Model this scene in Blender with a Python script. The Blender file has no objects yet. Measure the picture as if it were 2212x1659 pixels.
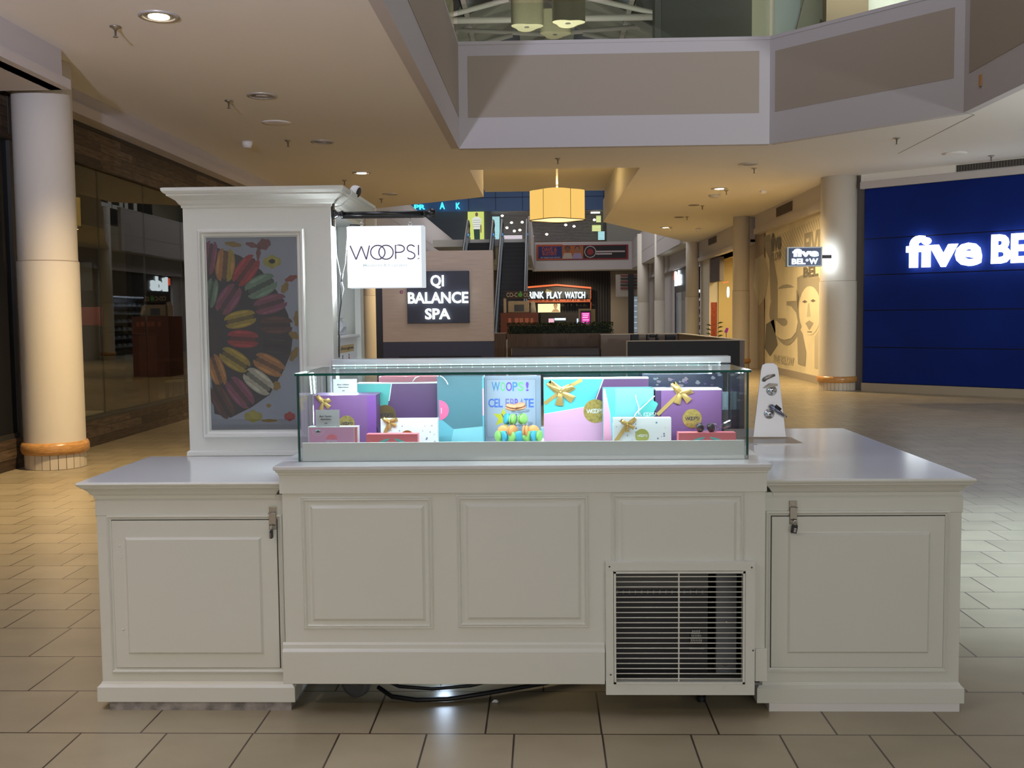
import bpy, math, random
from mathutils import Vector, Matrix
random.seed(7)
R = math.radians
C = bpy.context.scene.collection

# ------------------------------------------------------------------ camera
F, PI_, YA, RO, CAMH = 2237.0, .0666, -.0315, -.00997, 1.48
cy, sy, cp, sp = math.cos(YA), math.sin(YA), math.cos(PI_), math.sin(PI_)
FW = Vector((sy*cp, cy*cp, -sp)); RT = Vector((cy, -sy, 0)); UP = RT.cross(FW)
RT, UP = RT*math.cos(RO)+UP*math.sin(RO), -RT*math.sin(RO)+UP*math.cos(RO)
camd = bpy.data.cameras.new('camera'); cam = bpy.data.objects.new('camera', camd); C.objects.link(cam)
cam.matrix_world = Matrix(((RT.x, UP.x, -FW.x, 0), (RT.y, UP.y, -FW.y, 0), (RT.z, UP.z, -FW.z, CAMH), (0, 0, 0, 1)))
camd.sensor_width = 36; camd.lens = F/2212*36; camd.clip_start = .05; camd.clip_end = 300
bpy.context.scene.camera = cam

# measuring helpers: a photo direction met with a wall plane at a known distance
def ray(x, y): return RT*((x-1106)/F) - UP*((y-829.5)/F) + FW
def atY(x, y, Y): d = ray(x, y); return Vector((0, 0, CAMH)) + d*(Y/d.y)
def atX(x, y, X): d = ray(x, y); return Vector((0, 0, CAMH)) + d*(X/d.x)
def atZ(x, y, Z): d = ray(x, y); return Vector((0, 0, CAMH)) + d*((Z-CAMH)/d.z)

# ------------------------------------------------------------------ world, exposure
sc = bpy.context.scene
w = bpy.data.worlds.new('World'); sc.world = w; w.use_nodes = True
w.node_tree.nodes['Background'].inputs[0].default_value = (.88, .84, .80, 1)
w.node_tree.nodes['Background'].inputs[1].default_value = .26
sc.view_settings.view_transform = 'Standard'; sc.view_settings.look = 'None'
sc.view_settings.exposure = 0; sc.view_settings.gamma = 1
sc.view_settings.use_curve_mapping = False
sc.cycles.max_bounces = 8; sc.cycles.diffuse_bounces = 4; sc.cycles.glossy_bounces = 4
sc.cycles.transparent_max_bounces = 24; sc.cycles.sample_clamp_indirect = 4
sc.cycles.caustics_reflective = False; sc.cycles.caustics_refractive = False
sc.cycles.use_denoising = True

def light(name, kind, loc, power, color, target=None, size=None, sizey=None, spot=None, blend=.6, spread=None):
    d = bpy.data.lights.new(name, kind); d.energy = power; d.color = color
    if kind == 'AREA':
        d.size = size
        if sizey: d.shape = 'RECTANGLE'; d.size_y = sizey
        if spread: d.spread = R(spread)
    if kind == 'SPOT': d.spot_size = R(spot); d.spot_blend = blend; d.shadow_soft_size = size or .08
    if kind == 'POINT': d.shadow_soft_size = size or .1
    o = bpy.data.objects.new(name, d); C.objects.link(o); o.location = loc
    if target is not None:
        o.rotation_euler = (Vector(target)-Vector(loc)).to_track_quat('-Z', 'Y').to_euler()
    return o
WARM = (1, .73, .40); COOL = (.82, .90, 1)
light('front_fill', 'AREA', (1.6, -4.2, 2.4), 112, (1, .97, .93), (0, 6, 1.2), 5, 2)  # area fill added behind the camera to brighten the kiosk front
light('ceiling_lilac_fill', 'SPOT', (-2.2, .2, 2.6), 3000, (.72, .75, 1), (-2.5, 5.0, 5.5), .1, spot=84, blend=.9)  # unseen spot added above the frame, tints ceiling and tower lilac
light('east_ceiling_fill', 'SPOT', (8.6, 9.0, 1.8), 1000, (.92, .97, 1), (6.6, 15.0, 4), .2, spot=110, blend=1)  # added spot for the cool glow on the right-hand ceiling
light('atrium_fill', 'AREA', (2.2, 8, 10.5), 330, (.86, .87, 1), (2.2, 8, 0), 6, 10)  # area fill added under the dark roof for counters and floor
light('east_floor_fill', 'SPOT', (4.3, 6.3, 9.0), 6500, (.60, .80, 1), (3.7, 6.0, 0), .25, spot=34, blend=1)  # added spot without a fixture, makes the cool pool on the right floor
light('far_atrium_fill', 'AREA', (.5, 45, 10.5), 1100, (.95, .93, .95), (.5, 45, 0), 9, 18)  # area fill added below the roof over the far hall
light('food_court_light', 'SPOT', (1.4, 58.9, 3.9), 400, (1, .86, .62), (1.4, 59.5, 0), .1, spot=150)
for lx, ly, pw, sz in ((-3.19, 8.73, 1000, 120), (-3.19, 18.3, 600, 150), (3.59, 21.4, 1300, 160), (3.59, 30.75, 600, 155), (-3.19, -.9, 650, 130), (-3.19, 28, 500, 150)):
    light('downlight_beam', 'SPOT', (lx, ly, 3.95), pw, WARM, (lx, ly, 0), .06, spot=sz, blend=1)

# ------------------------------------------------------------------ materials
MATS = {}
def M(name, col=(.8, .8, .8), rough=.5, metal=0, emit=0, ecol=None, spec=.5, coat=0, noise=0, nscale=8, bump=0, bscale=60, stretch=None, trans=0):
    if name in MATS: return MATS[name]
    m = bpy.data.materials.new(name); m.use_nodes = True; nt = m.node_tree
    b = nt.nodes['Principled BSDF']; MATS[name] = m
    b.inputs['Base Color'].default_value = (*col, 1); b.inputs['Roughness'].default_value = rough
    b.inputs['Metallic'].default_value = metal; b.inputs['Specular IOR Level'].default_value = spec
    b.inputs['Coat Weight'].default_value = coat
    if trans: b.inputs['Transmission Weight'].default_value = trans
    if emit:
        b.inputs['Emission Color'].default_value = (*(ecol or col), 1); b.inputs['Emission Strength'].default_value = emit
    if noise or bump:
        tc = nt.nodes.new('ShaderNodeTexCoord'); mp = nt.nodes.new('ShaderNodeMapping')
        nt.links.new(tc.outputs['Object'], mp.inputs[0])
        if stretch: mp.inputs['Scale'].default_value = stretch
    if noise:
        n = nt.nodes.new('ShaderNodeTexNoise'); n.inputs['Scale'].default_value = nscale; n.inputs['Detail'].default_value = 6
        nt.links.new(mp.outputs[0], n.inputs['Vector'])
        mx = nt.nodes.new('ShaderNodeMix'); mx.data_type = 'RGBA'
        mr = nt.nodes.new('ShaderNodeMapRange'); mr.inputs[1].default_value = .3; mr.inputs[2].default_value = .7
        nt.links.new(n.outputs['Fac'], mr.inputs[0]); nt.links.new(mr.outputs[0], mx.inputs[0])
        mx.inputs[6].default_value = (*[c*(1-noise) for c in col], 1); mx.inputs[7].default_value = (*[min(1, c*(1+noise)) for c in col], 1)
        nt.links.new(mx.outputs[2], b.inputs['Base Color'])
    if bump:
        n2 = nt.nodes.new('ShaderNodeTexNoise'); n2.inputs['Scale'].default_value = bscale
        nt.links.new(mp.outputs[0], n2.inputs['Vector'])
        bp = nt.nodes.new('ShaderNodeBump'); bp.inputs['Strength'].default_value = bump; bp.inputs['Distance'].default_value = .002
        nt.links.new(n2.outputs['Fac'], bp.inputs['Height']); nt.links.new(bp.outputs[0], b.inputs['Normal'])
    return m
def E_(name, col, s): return M(name, (0, 0, 0), .6, emit=s, ecol=col)
def pane_mat(name, tint=(1, 1, 1), refl=1.0, base=.04, dark=0):
    m = bpy.data.materials.new(name); m.use_nodes = True; nt = m.node_tree; nt.nodes.clear(); MATS[name] = m
    out = nt.nodes.new('ShaderNodeOutputMaterial'); mix = nt.nodes.new('ShaderNodeMixShader')
    tr = nt.nodes.new('ShaderNodeBsdfTransparent'); tr.inputs[0].default_value = (*tint, 1)
    gl = nt.nodes.new('ShaderNodeBsdfGlossy'); gl.inputs['Roughness'].default_value = .0
    lw = nt.nodes.new('ShaderNodeLayerWeight'); lw.inputs['Blend'].default_value = .5
    p = nt.nodes.new('ShaderNodeMath'); p.operation = 'POWER'; p.inputs[1].default_value = 5
    nt.links.new(lw.outputs['Facing'], p.inputs[0])
    ma = nt.nodes.new('ShaderNodeMath'); ma.operation = 'MULTIPLY_ADD'; ma.inputs[1].default_value = (1-base)*refl; ma.inputs[2].default_value = base
    nt.links.new(p.outputs[0], ma.inputs[0]); nt.links.new(ma.outputs[0], mix.inputs[0])
    nt.links.new(tr.outputs[0], mix.inputs[1]); nt.links.new(gl.outputs[0], mix.inputs[2]); nt.links.new(mix.outputs[0], out.inputs[0])
    return m

white = M('kiosk_white_paint', (.73, .745, .69), .32, bump=.05, bscale=25)
topw = M('kiosk_counter_white', (.72, .73, .74), .13, noise=.02, nscale=3)
ceilm = M('ceiling_plaster', (.78, .75, .70), .85, bump=.1, bscale=90)
fasw = M('fascia_paint', (.52, .485, .48), .7)
fasb = M('fascia_beige_panel', (.37, .31, .245), .75)
colm = M('column_paint', (.70, .65, .56), .55)
dark = M('matte_black', (.012, .012, .014), .45)
blackm = M('black_metal', (.012, .012, .014), .25, spec=.6)
gapm = M('door_gap_shadow_line', (.03, .028, .025), .8)
navy = M('navy_panel', (.03, .035, .06), .5)
steel = M('brushed_steel', (.52, .50, .47), .33, 1)
steeld = M('worn_steel', (.36, .33, .28), .42, .9)
chrome = M('chrome', (.8, .8, .8), .12, 1)
gold = M('gold_satin', (.58, .40, .14), .3, .55)
goldfoil = M('gold_foil', (.62, .50, .16), .28, .8, noise=.3, nscale=90)
clearp = pane_mat('clear_glass', (.97, .99, .985), .8, .035)
clearpl = pane_mat('clear_plastic', (.93, .95, .97), 1, .10)
storeglass = pane_mat('shop_glass', (.62, .62, .58), 1, .075)
railglass = pane_mat('balustrade_glass', (.88, .93, .88), .6, .05)
edgeg = M('green_glass_edge', (.0, .085, .065), .15)
edgel = M('pale_glass_edge', (.45, .85, .80), .2)
warmtile = M('cream_tile', (.62, .55, .44), .4)
oak = M('varnished_oak', (.52, .27, .09), .28, noise=.25, nscale=6, stretch=(3, 3, 14))
whitep = M('white_plastic', (.8, .8, .8), .4)
paper = M('white_paper', (.78, .80, .84), .7)
lampon = E_('lamp_lit', (1, .80, .50), 30)
lampoff = M('lamp_unlit', (.35, .33, .30), .3, .6)
WHITE_E = E_('letter_glow_white', (.88, .97, 1), 5)

def floor_mat():
    m = bpy.data.materials.new('floor_tile'); m.use_nodes = True; nt = m.node_tree; b = nt.nodes['Principled BSDF']
    tc = nt.nodes.new('ShaderNodeTexCoord'); sep = nt.nodes.new('ShaderNodeSeparateXYZ'); nt.links.new(tc.outputs['Object'], sep.inputs[0])
    def brick(w_, h_, ox, oy):
        mp = nt.nodes.new('ShaderNodeMapping'); mp.inputs['Location'].default_value = (ox, oy, 0)
        nt.links.new(tc.outputs['Object'], mp.inputs[0])
        k = nt.nodes.new('ShaderNodeTexBrick'); nt.links.new(mp.outputs[0], k.inputs['Vector'])
        k.inputs['Scale'].default_value = 1; k.inputs['Brick Width'].default_value = w_; k.inputs['Row Height'].default_value = h_
        k.inputs['Mortar Size'].default_value = .0036; k.inputs['Mortar Smooth'].default_value = .1; k.inputs['Bias'].default_value = 0
        k.offset = .5; k.offset_frequency = 2
        k.inputs['Color1'].default_value = (.31, .262, .168, 1); k.inputs['Color2'].default_value = (.37, .315, .208, 1)
        k.inputs['Mortar'].default_value = (.045, .03, .02, 1)
        return k
    # rows of large tiles 3.572..4.817 (three rows), small tiles before and beyond
    big = brick(.412, .415, -.192+.206+.412*40, -3.572+.415*40)
    small = brick(.3105, .3105, 60*.3105+.117, -3.572+.3105*40)
    small2 = brick(.3105, .3105, 60*.3105-.183+.155, -4.817+.3105*40)
    c1 = nt.nodes.new('ShaderNodeMath'); c1.operation = 'GREATER_THAN'; c1.inputs[1].default_value = 3.572; nt.links.new(sep.outputs[1], c1.inputs[0])
    c2 = nt.nodes.new('ShaderNodeMath'); c2.operation = 'GREATER_THAN'; c2.inputs[1].default_value = 4.817; nt.links.new(sep.outputs[1], c2.inputs[0])
    m1 = nt.nodes.new('ShaderNodeMix'); m1.data_type = 'RGBA'; m2 = nt.nodes.new('ShaderNodeMix'); m2.data_type = 'RGBA'
    nt.links.new(c1.outputs[0], m1.inputs[0]); nt.links.new(small.outputs[0], m1.inputs[6]); nt.links.new(big.outputs[0], m1.inputs[7])
    nt.links.new(c2.outputs[0], m2.inputs[0]); nt.links.new(m1.outputs[2], m2.inputs[6]); nt.links.new(small2.outputs[0], m2.inputs[7])
    n = nt.nodes.new('ShaderNodeTexNoise'); n.inputs['Scale'].default_value = 2.6; n.inputs['Detail'].default_value = 7
    mpn = nt.nodes.new('ShaderNodeMapping'); mpn.inputs['Scale'].default_value = (1, 1.5, 1); nt.links.new(tc.outputs['Object'], mpn.inputs[0]); nt.links.new(mpn.outputs[0], n.inputs['Vector'])
    mr = nt.nodes.new('ShaderNodeMapRange'); mr.inputs[1].default_value = .3; mr.inputs[2].default_value = .7; mr.inputs[3].default_value = .88; mr.inputs[4].default_value = 1.06
    nt.links.new(n.outputs['Fac'], mr.inputs[0])
    mu = nt.nodes.new('ShaderNodeMix'); mu.data_type = 'RGBA'; mu.blend_type = 'MULTIPLY'; mu.inputs[0].default_value = 1
    nt.links.new(m2.outputs[2], mu.inputs[6]); nt.links.new(mr.outputs[0], mu.inputs[7]); nt.links.new(mu.outputs[2], b.inputs['Base Color'])
    r = nt.nodes.new('ShaderNodeMapRange'); r.inputs[3].default_value = .33; r.inputs[4].default_value = .27
    nt.links.new(n.outputs['Fac'], r.inputs[0]); nt.links.new(r.outputs[0], b.inputs['Roughness'])
    b.inputs['Specular IOR Level'].default_value = .45
    return m
floorm = floor_mat()

def plank_mat():
    m = bpy.data.materials.new('reclaimed_plank_cladding'); m.use_nodes = True; nt = m.node_tree; b = nt.nodes['Principled BSDF']; MATS['plank'] = m
    tc = nt.nodes.new('ShaderNodeTexCoord'); sep = nt.nodes.new('ShaderNodeSeparateXYZ'); nt.links.new(tc.outputs['Object'], sep.inputs[0])
    cb = nt.nodes.new('ShaderNodeCombineXYZ'); nt.links.new(sep.outputs[1], cb.inputs[0]); nt.links.new(sep.outputs[2], cb.inputs[1])
    k = nt.nodes.new('ShaderNodeTexBrick'); nt.links.new(cb.outputs[0], k.inputs['Vector'])
    for a, v in (('Scale', 1), ('Brick Width', .95), ('Row Height', .105), ('Mortar Size', .003)): k.inputs[a].default_value = v
    k.offset = .37; k.inputs['Color1'].default_value = (.06, .035, .02, 1); k.inputs['Color2'].default_value = (.20, .135, .085, 1); k.inputs['Mortar'].default_value = (.01, .007, .005, 1)
    n = nt.nodes.new('ShaderNodeTexNoise'); n.inputs['Scale'].default_value = 5; n.inputs['Detail'].default_value = 8
    mp = nt.nodes.new('ShaderNodeMapping'); mp.inputs['Scale'].default_value = (1, 7, 1); nt.links.new(cb.outputs[0], mp.inputs[0]); nt.links.new(mp.outputs[0], n.inputs['Vector'])
    mr = nt.nodes.new('ShaderNodeMapRange'); mr.inputs[1].default_value = .3; mr.inputs[2].default_value = .7; mr.inputs[3].default_value = .28; mr.inputs[4].default_value = .95
    nt.links.new(n.outputs['Fac'], mr.inputs[0])
    mu = nt.nodes.new('ShaderNodeMix'); mu.data_type = 'RGBA'; mu.blend_type = 'MULTIPLY'; mu.inputs[0].default_value = 1
    nt.links.new(k.outputs[0], mu.inputs[6]); nt.links.new(mr.outputs[0], mu.inputs[7]); nt.links.new(mu.outputs[2], b.inputs['Base Color'])
    b.inputs['Roughness'].default_value = .6
    return m
plank = plank_mat()

# ------------------------------------------------------------------ mesh builder
class MB:
    def __init__(s): s.v = []; s.f = []; s.m = []; s.mats = []; s.sm = []
    def mi(s, mat):
        if mat not in s.mats: s.mats.append(mat)
        return s.mats.index(mat)
    def add(s, vs, fs, mat, smooth=False):
        n = len(s.v); k = s.mi(mat); s.v += [tuple(v) for v in vs]
        for f in fs: s.f.append(tuple(i+n for i in f)); s.m.append(k); s.sm.append(smooth)
        return s
    def box(s, x0, x1, y0, y1, z0, z1, mat):
        return s.add([(x0, y0, z0), (x1, y0, z0), (x1, y1, z0), (x0, y1, z0), (x0, y0, z1), (x1, y0, z1), (x1, y1, z1), (x0, y1, z1)],
                     [(0, 3, 2, 1), (4, 5, 6, 7), (0, 1, 5, 4), (1, 2, 6, 5), (2, 3, 7, 6), (3, 0, 4, 7)], mat)
    def obox(s, c, ex, ey, ez, sx, sy_, sz, mat):
        c, ex, ey, ez = map(Vector, (c, ex, ey, ez)); vs = []
        for k in (-1, 1):
            for i, j in ((-1, -1), (1, -1), (1, 1), (-1, 1)): vs.append(c+ex*(i*sx/2)+ey*(j*sy_/2)+ez*(k*sz/2))
        return s.add(vs, [(0, 3, 2, 1), (4, 5, 6, 7), (0, 1, 5, 4), (1, 2, 6, 5), (2, 3, 7, 6), (3, 0, 4, 7)], mat)
    def prism(s, poly, d, mat, cap=None):     # poly of 3D points, extruded by vector d
        n = len(poly); d = Vector(d); vs = [Vector(p) for p in poly]+[Vector(p)+d for p in poly]
        s.add(vs, [tuple(range(n)), tuple(range(2*n-1, n-1, -1))]+[(i, i+n, (i+1) % n+n, (i+1) % n) for i in range(n)], mat); return s
    def poly(s, pts, mat): return s.add(pts, [tuple(range(len(pts)))], mat)
    def lathe(s, prof, c, mat, ax='z', n=24, smooth=True, cap=True):   # prof [(r,h)]
        c = Vector(c); vs = []
        for r, h in prof:
            for k in range(n):
                a = 2*math.pi*k/n; u, v = r*math.cos(a), r*math.sin(a)
                vs.append(c+Vector({'z': (u, v, h), 'y': (u, h, v), 'x': (h, u, v)}[ax]))
        fs = [(i*n+k, i*n+(k+1) % n, (i+1)*n+(k+1) % n, (i+1)*n+k) for i in range(len(prof)-1) for k in range(n)]
        if cap: fs += [tuple(range(n)), tuple(range((len(prof)-1)*n, len(prof)*n))]
        return s.add(vs, fs, mat, smooth)
    def cyl(s, c, r, h, mat, ax='z', n=24): return s.lathe([(r, 0), (r, h)], c, mat, ax, n, False)
    def tube(s, pts, r, mat, n=8, closed=False):
        pts = [Vector(p) for p in pts]; L = len(pts); vs = []; up = Vector((.13, .21, .97))
        for i, p in enumerate(pts):
            a = pts[(i-1) % L] if closed or i > 0 else p; b = pts[(i+1) % L] if closed or i < L-1 else p
            t = (b-a).normalized(); x = t.cross(up)
            if x.length < .1: x = t.cross(Vector((1, 0, 0)))
            x.normalize(); y = t.cross(x)
            rr = r[i] if isinstance(r, (list, tuple)) else r
            for k in range(n): q = 2*math.pi*k/n; vs.append(p+x*(rr*math.cos(q))+y*(rr*math.sin(q)))
        fs = [(i*n+k, ((i+1) % L)*n+k, ((i+1) % L)*n+(k+1) % n, i*n+(k+1) % n) for i in range(L if closed else L-1) for k in range(n)]
        if not closed: fs += [tuple(range(n)), tuple(range((L-1)*n, L*n))]
        return s.add(vs, fs, mat, True)
    def frame(s, x0, x1, z0, z1, y, prof, mat, fill=None):   # mitred rectangular moulding facing -Y, prof [(inset, depth towards viewer)]
        vs = []
        for i, d in prof: vs += [(x0+i, y-d, z0+i), (x1-i, y-d, z0+i), (x1-i, y-d, z1-i), (x0+i, y-d, z1-i)]
        fs = [(a*4+k, a*4+(k+1) % 4, a*4+4+(k+1) % 4, a*4+4+k) for a in range(len(prof)-1) for k in range(4)]
        s.add(vs, fs, mat)
        if fill: i, d = prof[-1]; s.add([(x0+i, y-d, z0+i), (x1-i, y-d, z0+i), (x1-i, y-d, z1-i), (x0+i, y-d, z1-i)], [(0, 1, 2, 3)], fill)
        return s
    def sweep(s, path, prof, mat, closed=False):   # path XY, prof [(out,z)], outward = right of travel
        L = len(path); P = [Vector(p) for p in path]; off = []
        for i in range(L):
            a = P[i]-P[i-1] if (i > 0 or closed) else None; b = P[(i+1) % L]-P[i] if (i < L-1 or closed) else None
            na = Vector((a.y, -a.x)).normalized() if a else None; nb = Vector((b.y, -b.x)).normalized() if b else None
            if na and nb: m = (na+nb).normalized(); m = m/max(.3, m.dot(na))
            else: m = na or nb
            off.append(m)
        vs = [(P[i].x+off[i].x*o, P[i].y+off[i].y*o, z) for o, z in prof for i in range(L)]
        fs = [(j*L+i, j*L+(i+1) % L, (j+1)*L+(i+1) % L, (j+1)*L+i) for j in range(len(prof)-1) for i in range(L if closed else L-1)]
        return s.add(vs, fs, mat)
    def ell(s, c, ex, ey, rx, ry, mat, n=24, a0=0, a1=360):
        c, ex, ey = Vector(c), Vector(ex), Vector(ey)
        ps = [c+ex*(rx*math.cos(R(a0+(a1-a0)*k/n)))+ey*(ry*math.sin(R(a0+(a1-a0)*k/n))) for k in range(n+(0 if a1-a0 == 360 else 1))]
        return s.poly(ps, mat)
    def ribbon(s, pts, w_, n_, mat, thick=.001, closed=False):  # flat stroke of width w_ lying on plane with normal n_
        pts = [Vector(p) for p in pts]; n_ = Vector(n_).normalized(); L = len(pts); vs = []
        for i, p in enumerate(pts):
            a = pts[(i-1) % L] if closed or i > 0 else p; b = pts[(i+1) % L] if closed or i < L-1 else p
            sd = (b-a).cross(n_).normalized()
            vs += [p+sd*w_/2, p-sd*w_/2, p-sd*w_/2+n_*thick, p+sd*w_/2+n_*thick]
        fs = []
        for i in range(L if closed else L-1):
            j = (i+1) % L
            for k in range(4): fs.append((i*4+k, i*4+(k+1) % 4, j*4+(k+1) % 4, j*4+k))
        if not closed: fs += [(0, 1, 2, 3), ((L-1)*4+3, (L-1)*4+2, (L-1)*4+1, (L-1)*4)]
        return s.add(vs, fs, mat)
    def text(s, body, o, ex, ez, w_, h_, mat, depth=.002, bold=0, shear=0):   # text fitted to a w_ x h_ box, lower left corner o
        cu = bpy.data.curves.new('t', 'FONT'); cu.body = body; cu.offset = bold; cu.shear = shear; cu.extrude = .05; cu.resolution_u = 3
        ob = bpy.data.objects.new('t', cu); me = ob.to_mesh()
        vs = [v.co.copy() for v in me.vertices]; fs = [tuple(p.vertices) for p in me.polygons]; ob.to_mesh_clear()
        bpy.data.objects.remove(ob); bpy.data.curves.remove(cu)
        if not vs: return s
        a, b = min(v.x for v in vs), max(v.x for v in vs); c, d = min(v.y for v in vs), max(v.y for v in vs)
        o, ex, ez = Vector(o), Vector(ex).normalized(), Vector(ez).normalized(); nn = ex.cross(ez)
        return s.add([o+ex*((v.x-a)/(b-a)*w_)+ez*((v.y-c)/(d-c)*h_)+nn*((v.z+.05)/.1*depth) for v in vs], fs, mat)
    def build(s, name, parent=None, bevel=0, fix=True, merge=False):
        me = bpy.data.meshes.new(name); me.from_pydata(s.v, [], s.f)
        for m in s.mats: me.materials.append(m)
        me.polygons.foreach_set('material_index', s.m); me.polygons.foreach_set('use_smooth', s.sm)
        me.validate(); me.update()
        if fix:
            import bmesh
            bm = bmesh.new(); bm.from_mesh(me)
            if merge: bmesh.ops.remove_doubles(bm, verts=bm.verts, dist=1e-5)
            bmesh.ops.recalc_face_normals(bm, faces=bm.faces); bm.to_mesh(me); bm.free()
        o = bpy.data.objects.new(name, me); C.objects.link(o)
        if parent: o.parent = parent; o.matrix_parent_inverse = parent.matrix_basis.inverted()
        if bevel:
            b = o.modifiers.new('edge', 'BEVEL'); b.width = bevel; b.segments = 2; b.limit_method = 'ANGLE'; b.angle_limit = R(50)
        return o
def thing(name, label, cat, loc=(0, 0, 0), group=None):
    o = bpy.data.objects.new(name, None); C.objects.link(o); o.empty_display_size = .05
    o.location = loc; o['label'] = label; o['category'] = cat
    if group: o['group'] = group
    return o
def tag(o, label, cat, group=None):
    o['label'] = label; o['category'] = cat
    if group: o['group'] = group
    return o
def struct(o, label=None):
    o['kind'] = 'structure'
    if label: o['label'] = label
    return o
def sempty(name, loc):
    o = bpy.data.objects.new(name, None); C.objects.link(o); o.location = loc; o['kind'] = 'structure'; return o
def copy_tree(root, loc, label, group=None):
    r = root.copy(); C.objects.link(r); r.location = loc; r['label'] = label
    if group: r['group'] = group
    for ch in list(root.children):
        c = ch.copy(); C.objects.link(c); c.parent = r; c.matrix_parent_inverse = ch.matrix_parent_inverse.copy()
        for g in list(ch.children): d = g.copy(); C.objects.link(d); d.parent = c; d.matrix_parent_inverse = g.matrix_parent_inverse.copy()
    return r
X_, Y_, Z_ = Vector((1, 0, 0)), Vector((0, 1, 0)), Vector((0, 0, 1))
def pts_on(pl, v, lst, off=0):
    out = []
    for x, y in lst:
        p = {'Y': atY, 'X': atX, 'Z': atZ}[pl](x, y, v)
        if pl == 'Y': p = p - Y_*off
        elif pl == 'X': p = p - X_*off*(1 if v > 0 else -1)
        out.append(p)
    return out
def arc(cx, cz, rx, rz, a0, a1, n=14): return [(cx+rx*math.cos(R(a0+(a1-a0)*k/n)), cz+rz*math.sin(R(a0+(a1-a0)*k/n))) for k in range(n+1)]
WOOPS = [[(0, 1), (.085, 0)], [(.085, 0), (.165, .95)], [(.165, .95), (.235, 0)], [(.235, 0), (.285, 1)], arc(.405, .5, .105, .5, 0, 360, 28), arc(.525, .5, .105, .5, 0, 360, 28),
         [(.665, 0), (.665, 1), (.72, 1)]+arc(.72, .74, .075, .26, 90, -90, 10)+[(.665, .48)],
         [(.945, .87)]+arc(.89, .76, .055, .24, 40, 260, 10)+[(.90, .5)]+arc(.885, .24, .062, .24, 75, -140, 10),
         [(1.0, 1), (1.0, .25)], [(.997, .05), (1.003, .0)]]
def woops(mb, o, ex, ez, w_, h_, mat, lw, th=.0008):
    o, ex, ez = Vector(o), Vector(ex).normalized(), Vector(ez).normalized(); n_ = ex.cross(ez)
    for k, st in enumerate(WOOPS):
        mb.ribbon([o+ex*(a*w_)+ez*(b*h_)+n_*(k*th*.15) for a, b in st], lw*(1.6 if len(st) == 2 and st[0][1] < .06 and st[1][1] < .01 else 1), n_, mat, th)

# ================================================================== THE SETTING
mb = MB(); mb.box(-14, 16, -6, 70, -.2, 0, floorm); struct(mb.build('floor'))

# ground storey ceiling (underside 4.0, upper floor 4.6) with the atrium opening and a coffer
CZ = 4.0
def slab(polys, z0, z1, mat):
    m = MB()
    for p in polys: m.prism([(x, y, z0) for x, y in p], (0, 0, z1-z0), mat)
    return m
ca = slab([[(-7.5, -2), (-1.27, -2), (-1.27, 15.85), (-1.27, 22.3), (-4.07, 24.5), (-7.5, 27.0)],
           [(-1.27, 15.85), (3.40, 15.85), (5.38, 13.6), (10.5, 13.6), (10.5, 18.18), (-1.27, 18.18)],
           [(1.68, 18.18), (10.5, 18.18), (10.5, 38), (5.4, 38), (3.67, 33.6), (1.64, 28.7)]], CZ, 4.6, ceilm)
ca.prism([(5.38, 13.6, CZ), (5.38, -2, CZ), (10.5, -2, CZ), (10.5, 13.6, CZ)], (0, 0, .6), ceilm)
struct(ca.build('ceiling'))
m = MB(); m.box(-1.6, 1.9, 18.0, 28.9, 4.88, 5.0, ceilm); m.box(-1.45, 1.9, 18.06, 18.18, 4.6, 4.88, ceilm)
m.box(1.68, 1.8, 18.18, 28.7, 4.6, 4.88, ceilm); m.box(-1.39, -1.27, 18.18, 22.3, 4.6, 4.88, ceilm); struct(m.build('ceiling_coffer'))
# access panel seam in the right ceiling
m = MB(); sp_ = [atZ(1940, 332, 3.999), atZ(2105, 248, 3.999), atZ(2085, 243, 3.999)]
m.ribbon([p.xy.to_3d()+Z_*3.998 for p in sp_], .02, Z_, fasb, .002); struct(m.build('trim_1'))

# balustrade fascia round the atrium
def fascia(name, a, b, pin=(.13, .13), z0=CZ, z1=5.535, panel=(4.46, 5.37), glass=True):
    a, b = Vector((*a, 0)), Vector((*b, 0)); d = (b-a); L = d.length; ex = d.normalized(); n_ = ex.cross(Z_)  # n_ faces the atrium when travelling so
    root = sempty(name, (a.x, a.y, 0)); m = MB()
    P = lambda u, v, z: a+ex*u+n_*v+Z_*z
    th = .12
    m.prism([P(-.003, .006, z0-.002), P(L+.003, .006, z0-.002), P(L+.003, .006, z1), P(-.003, .006, z1)], n_*(-th), fasw)
    m.prism([P(0, .012, z1), P(L, .012, z1), P(L, .012, z1+.05), P(0, .012, z1+.05)], n_*(-th-.02), fasw)
    m.build('parapet', root)
    m = MB(); m.prism([P(pin[0], .010, panel[0]), P(L-pin[1], .010, panel[0]), P(L-pin[1], .010, panel[1]), P(pin[0], .010, panel[1])], n_*(-.004), fasb)
    m.build('inset_panel', root)
    if glass:
        m = MB(); m.prism([P(0, -.05, z1+.05), P(L, -.05, z1+.05), P(L, -.05, z1+.62), P(0, -.05, z1+.62)], n_*(-.012), railglass); m.build('glass_panel', root)
    return root
fascia('wall_balcony_north', (-1.27, 15.85), (3.40, 15.85), (.15, .16))
fascia('wall_balcony_corner', (3.40, 15.85), (5.38, 13.6), (.10, .14), panel=(4.46, 5.35))
fascia('wall_balcony_east', (5.38, 13.6), (5.38, -2), (.16, .2))
fascia('wall_balcony_west', (-1.27, -2), (-1.27, 15.85), (.2, .001), panel=(4.46, 5.535))
m = MB(); p0 = atX(2119, 194, 5.375); m.box(5.355, 5.378, p0.y-.03, p0.y+.03, 4.22, 4.36, oak); tag(m.build('wall_plate'), 'small dark rectangular plate on the lilac balcony fascia at the top right', 'wall plate')

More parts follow.
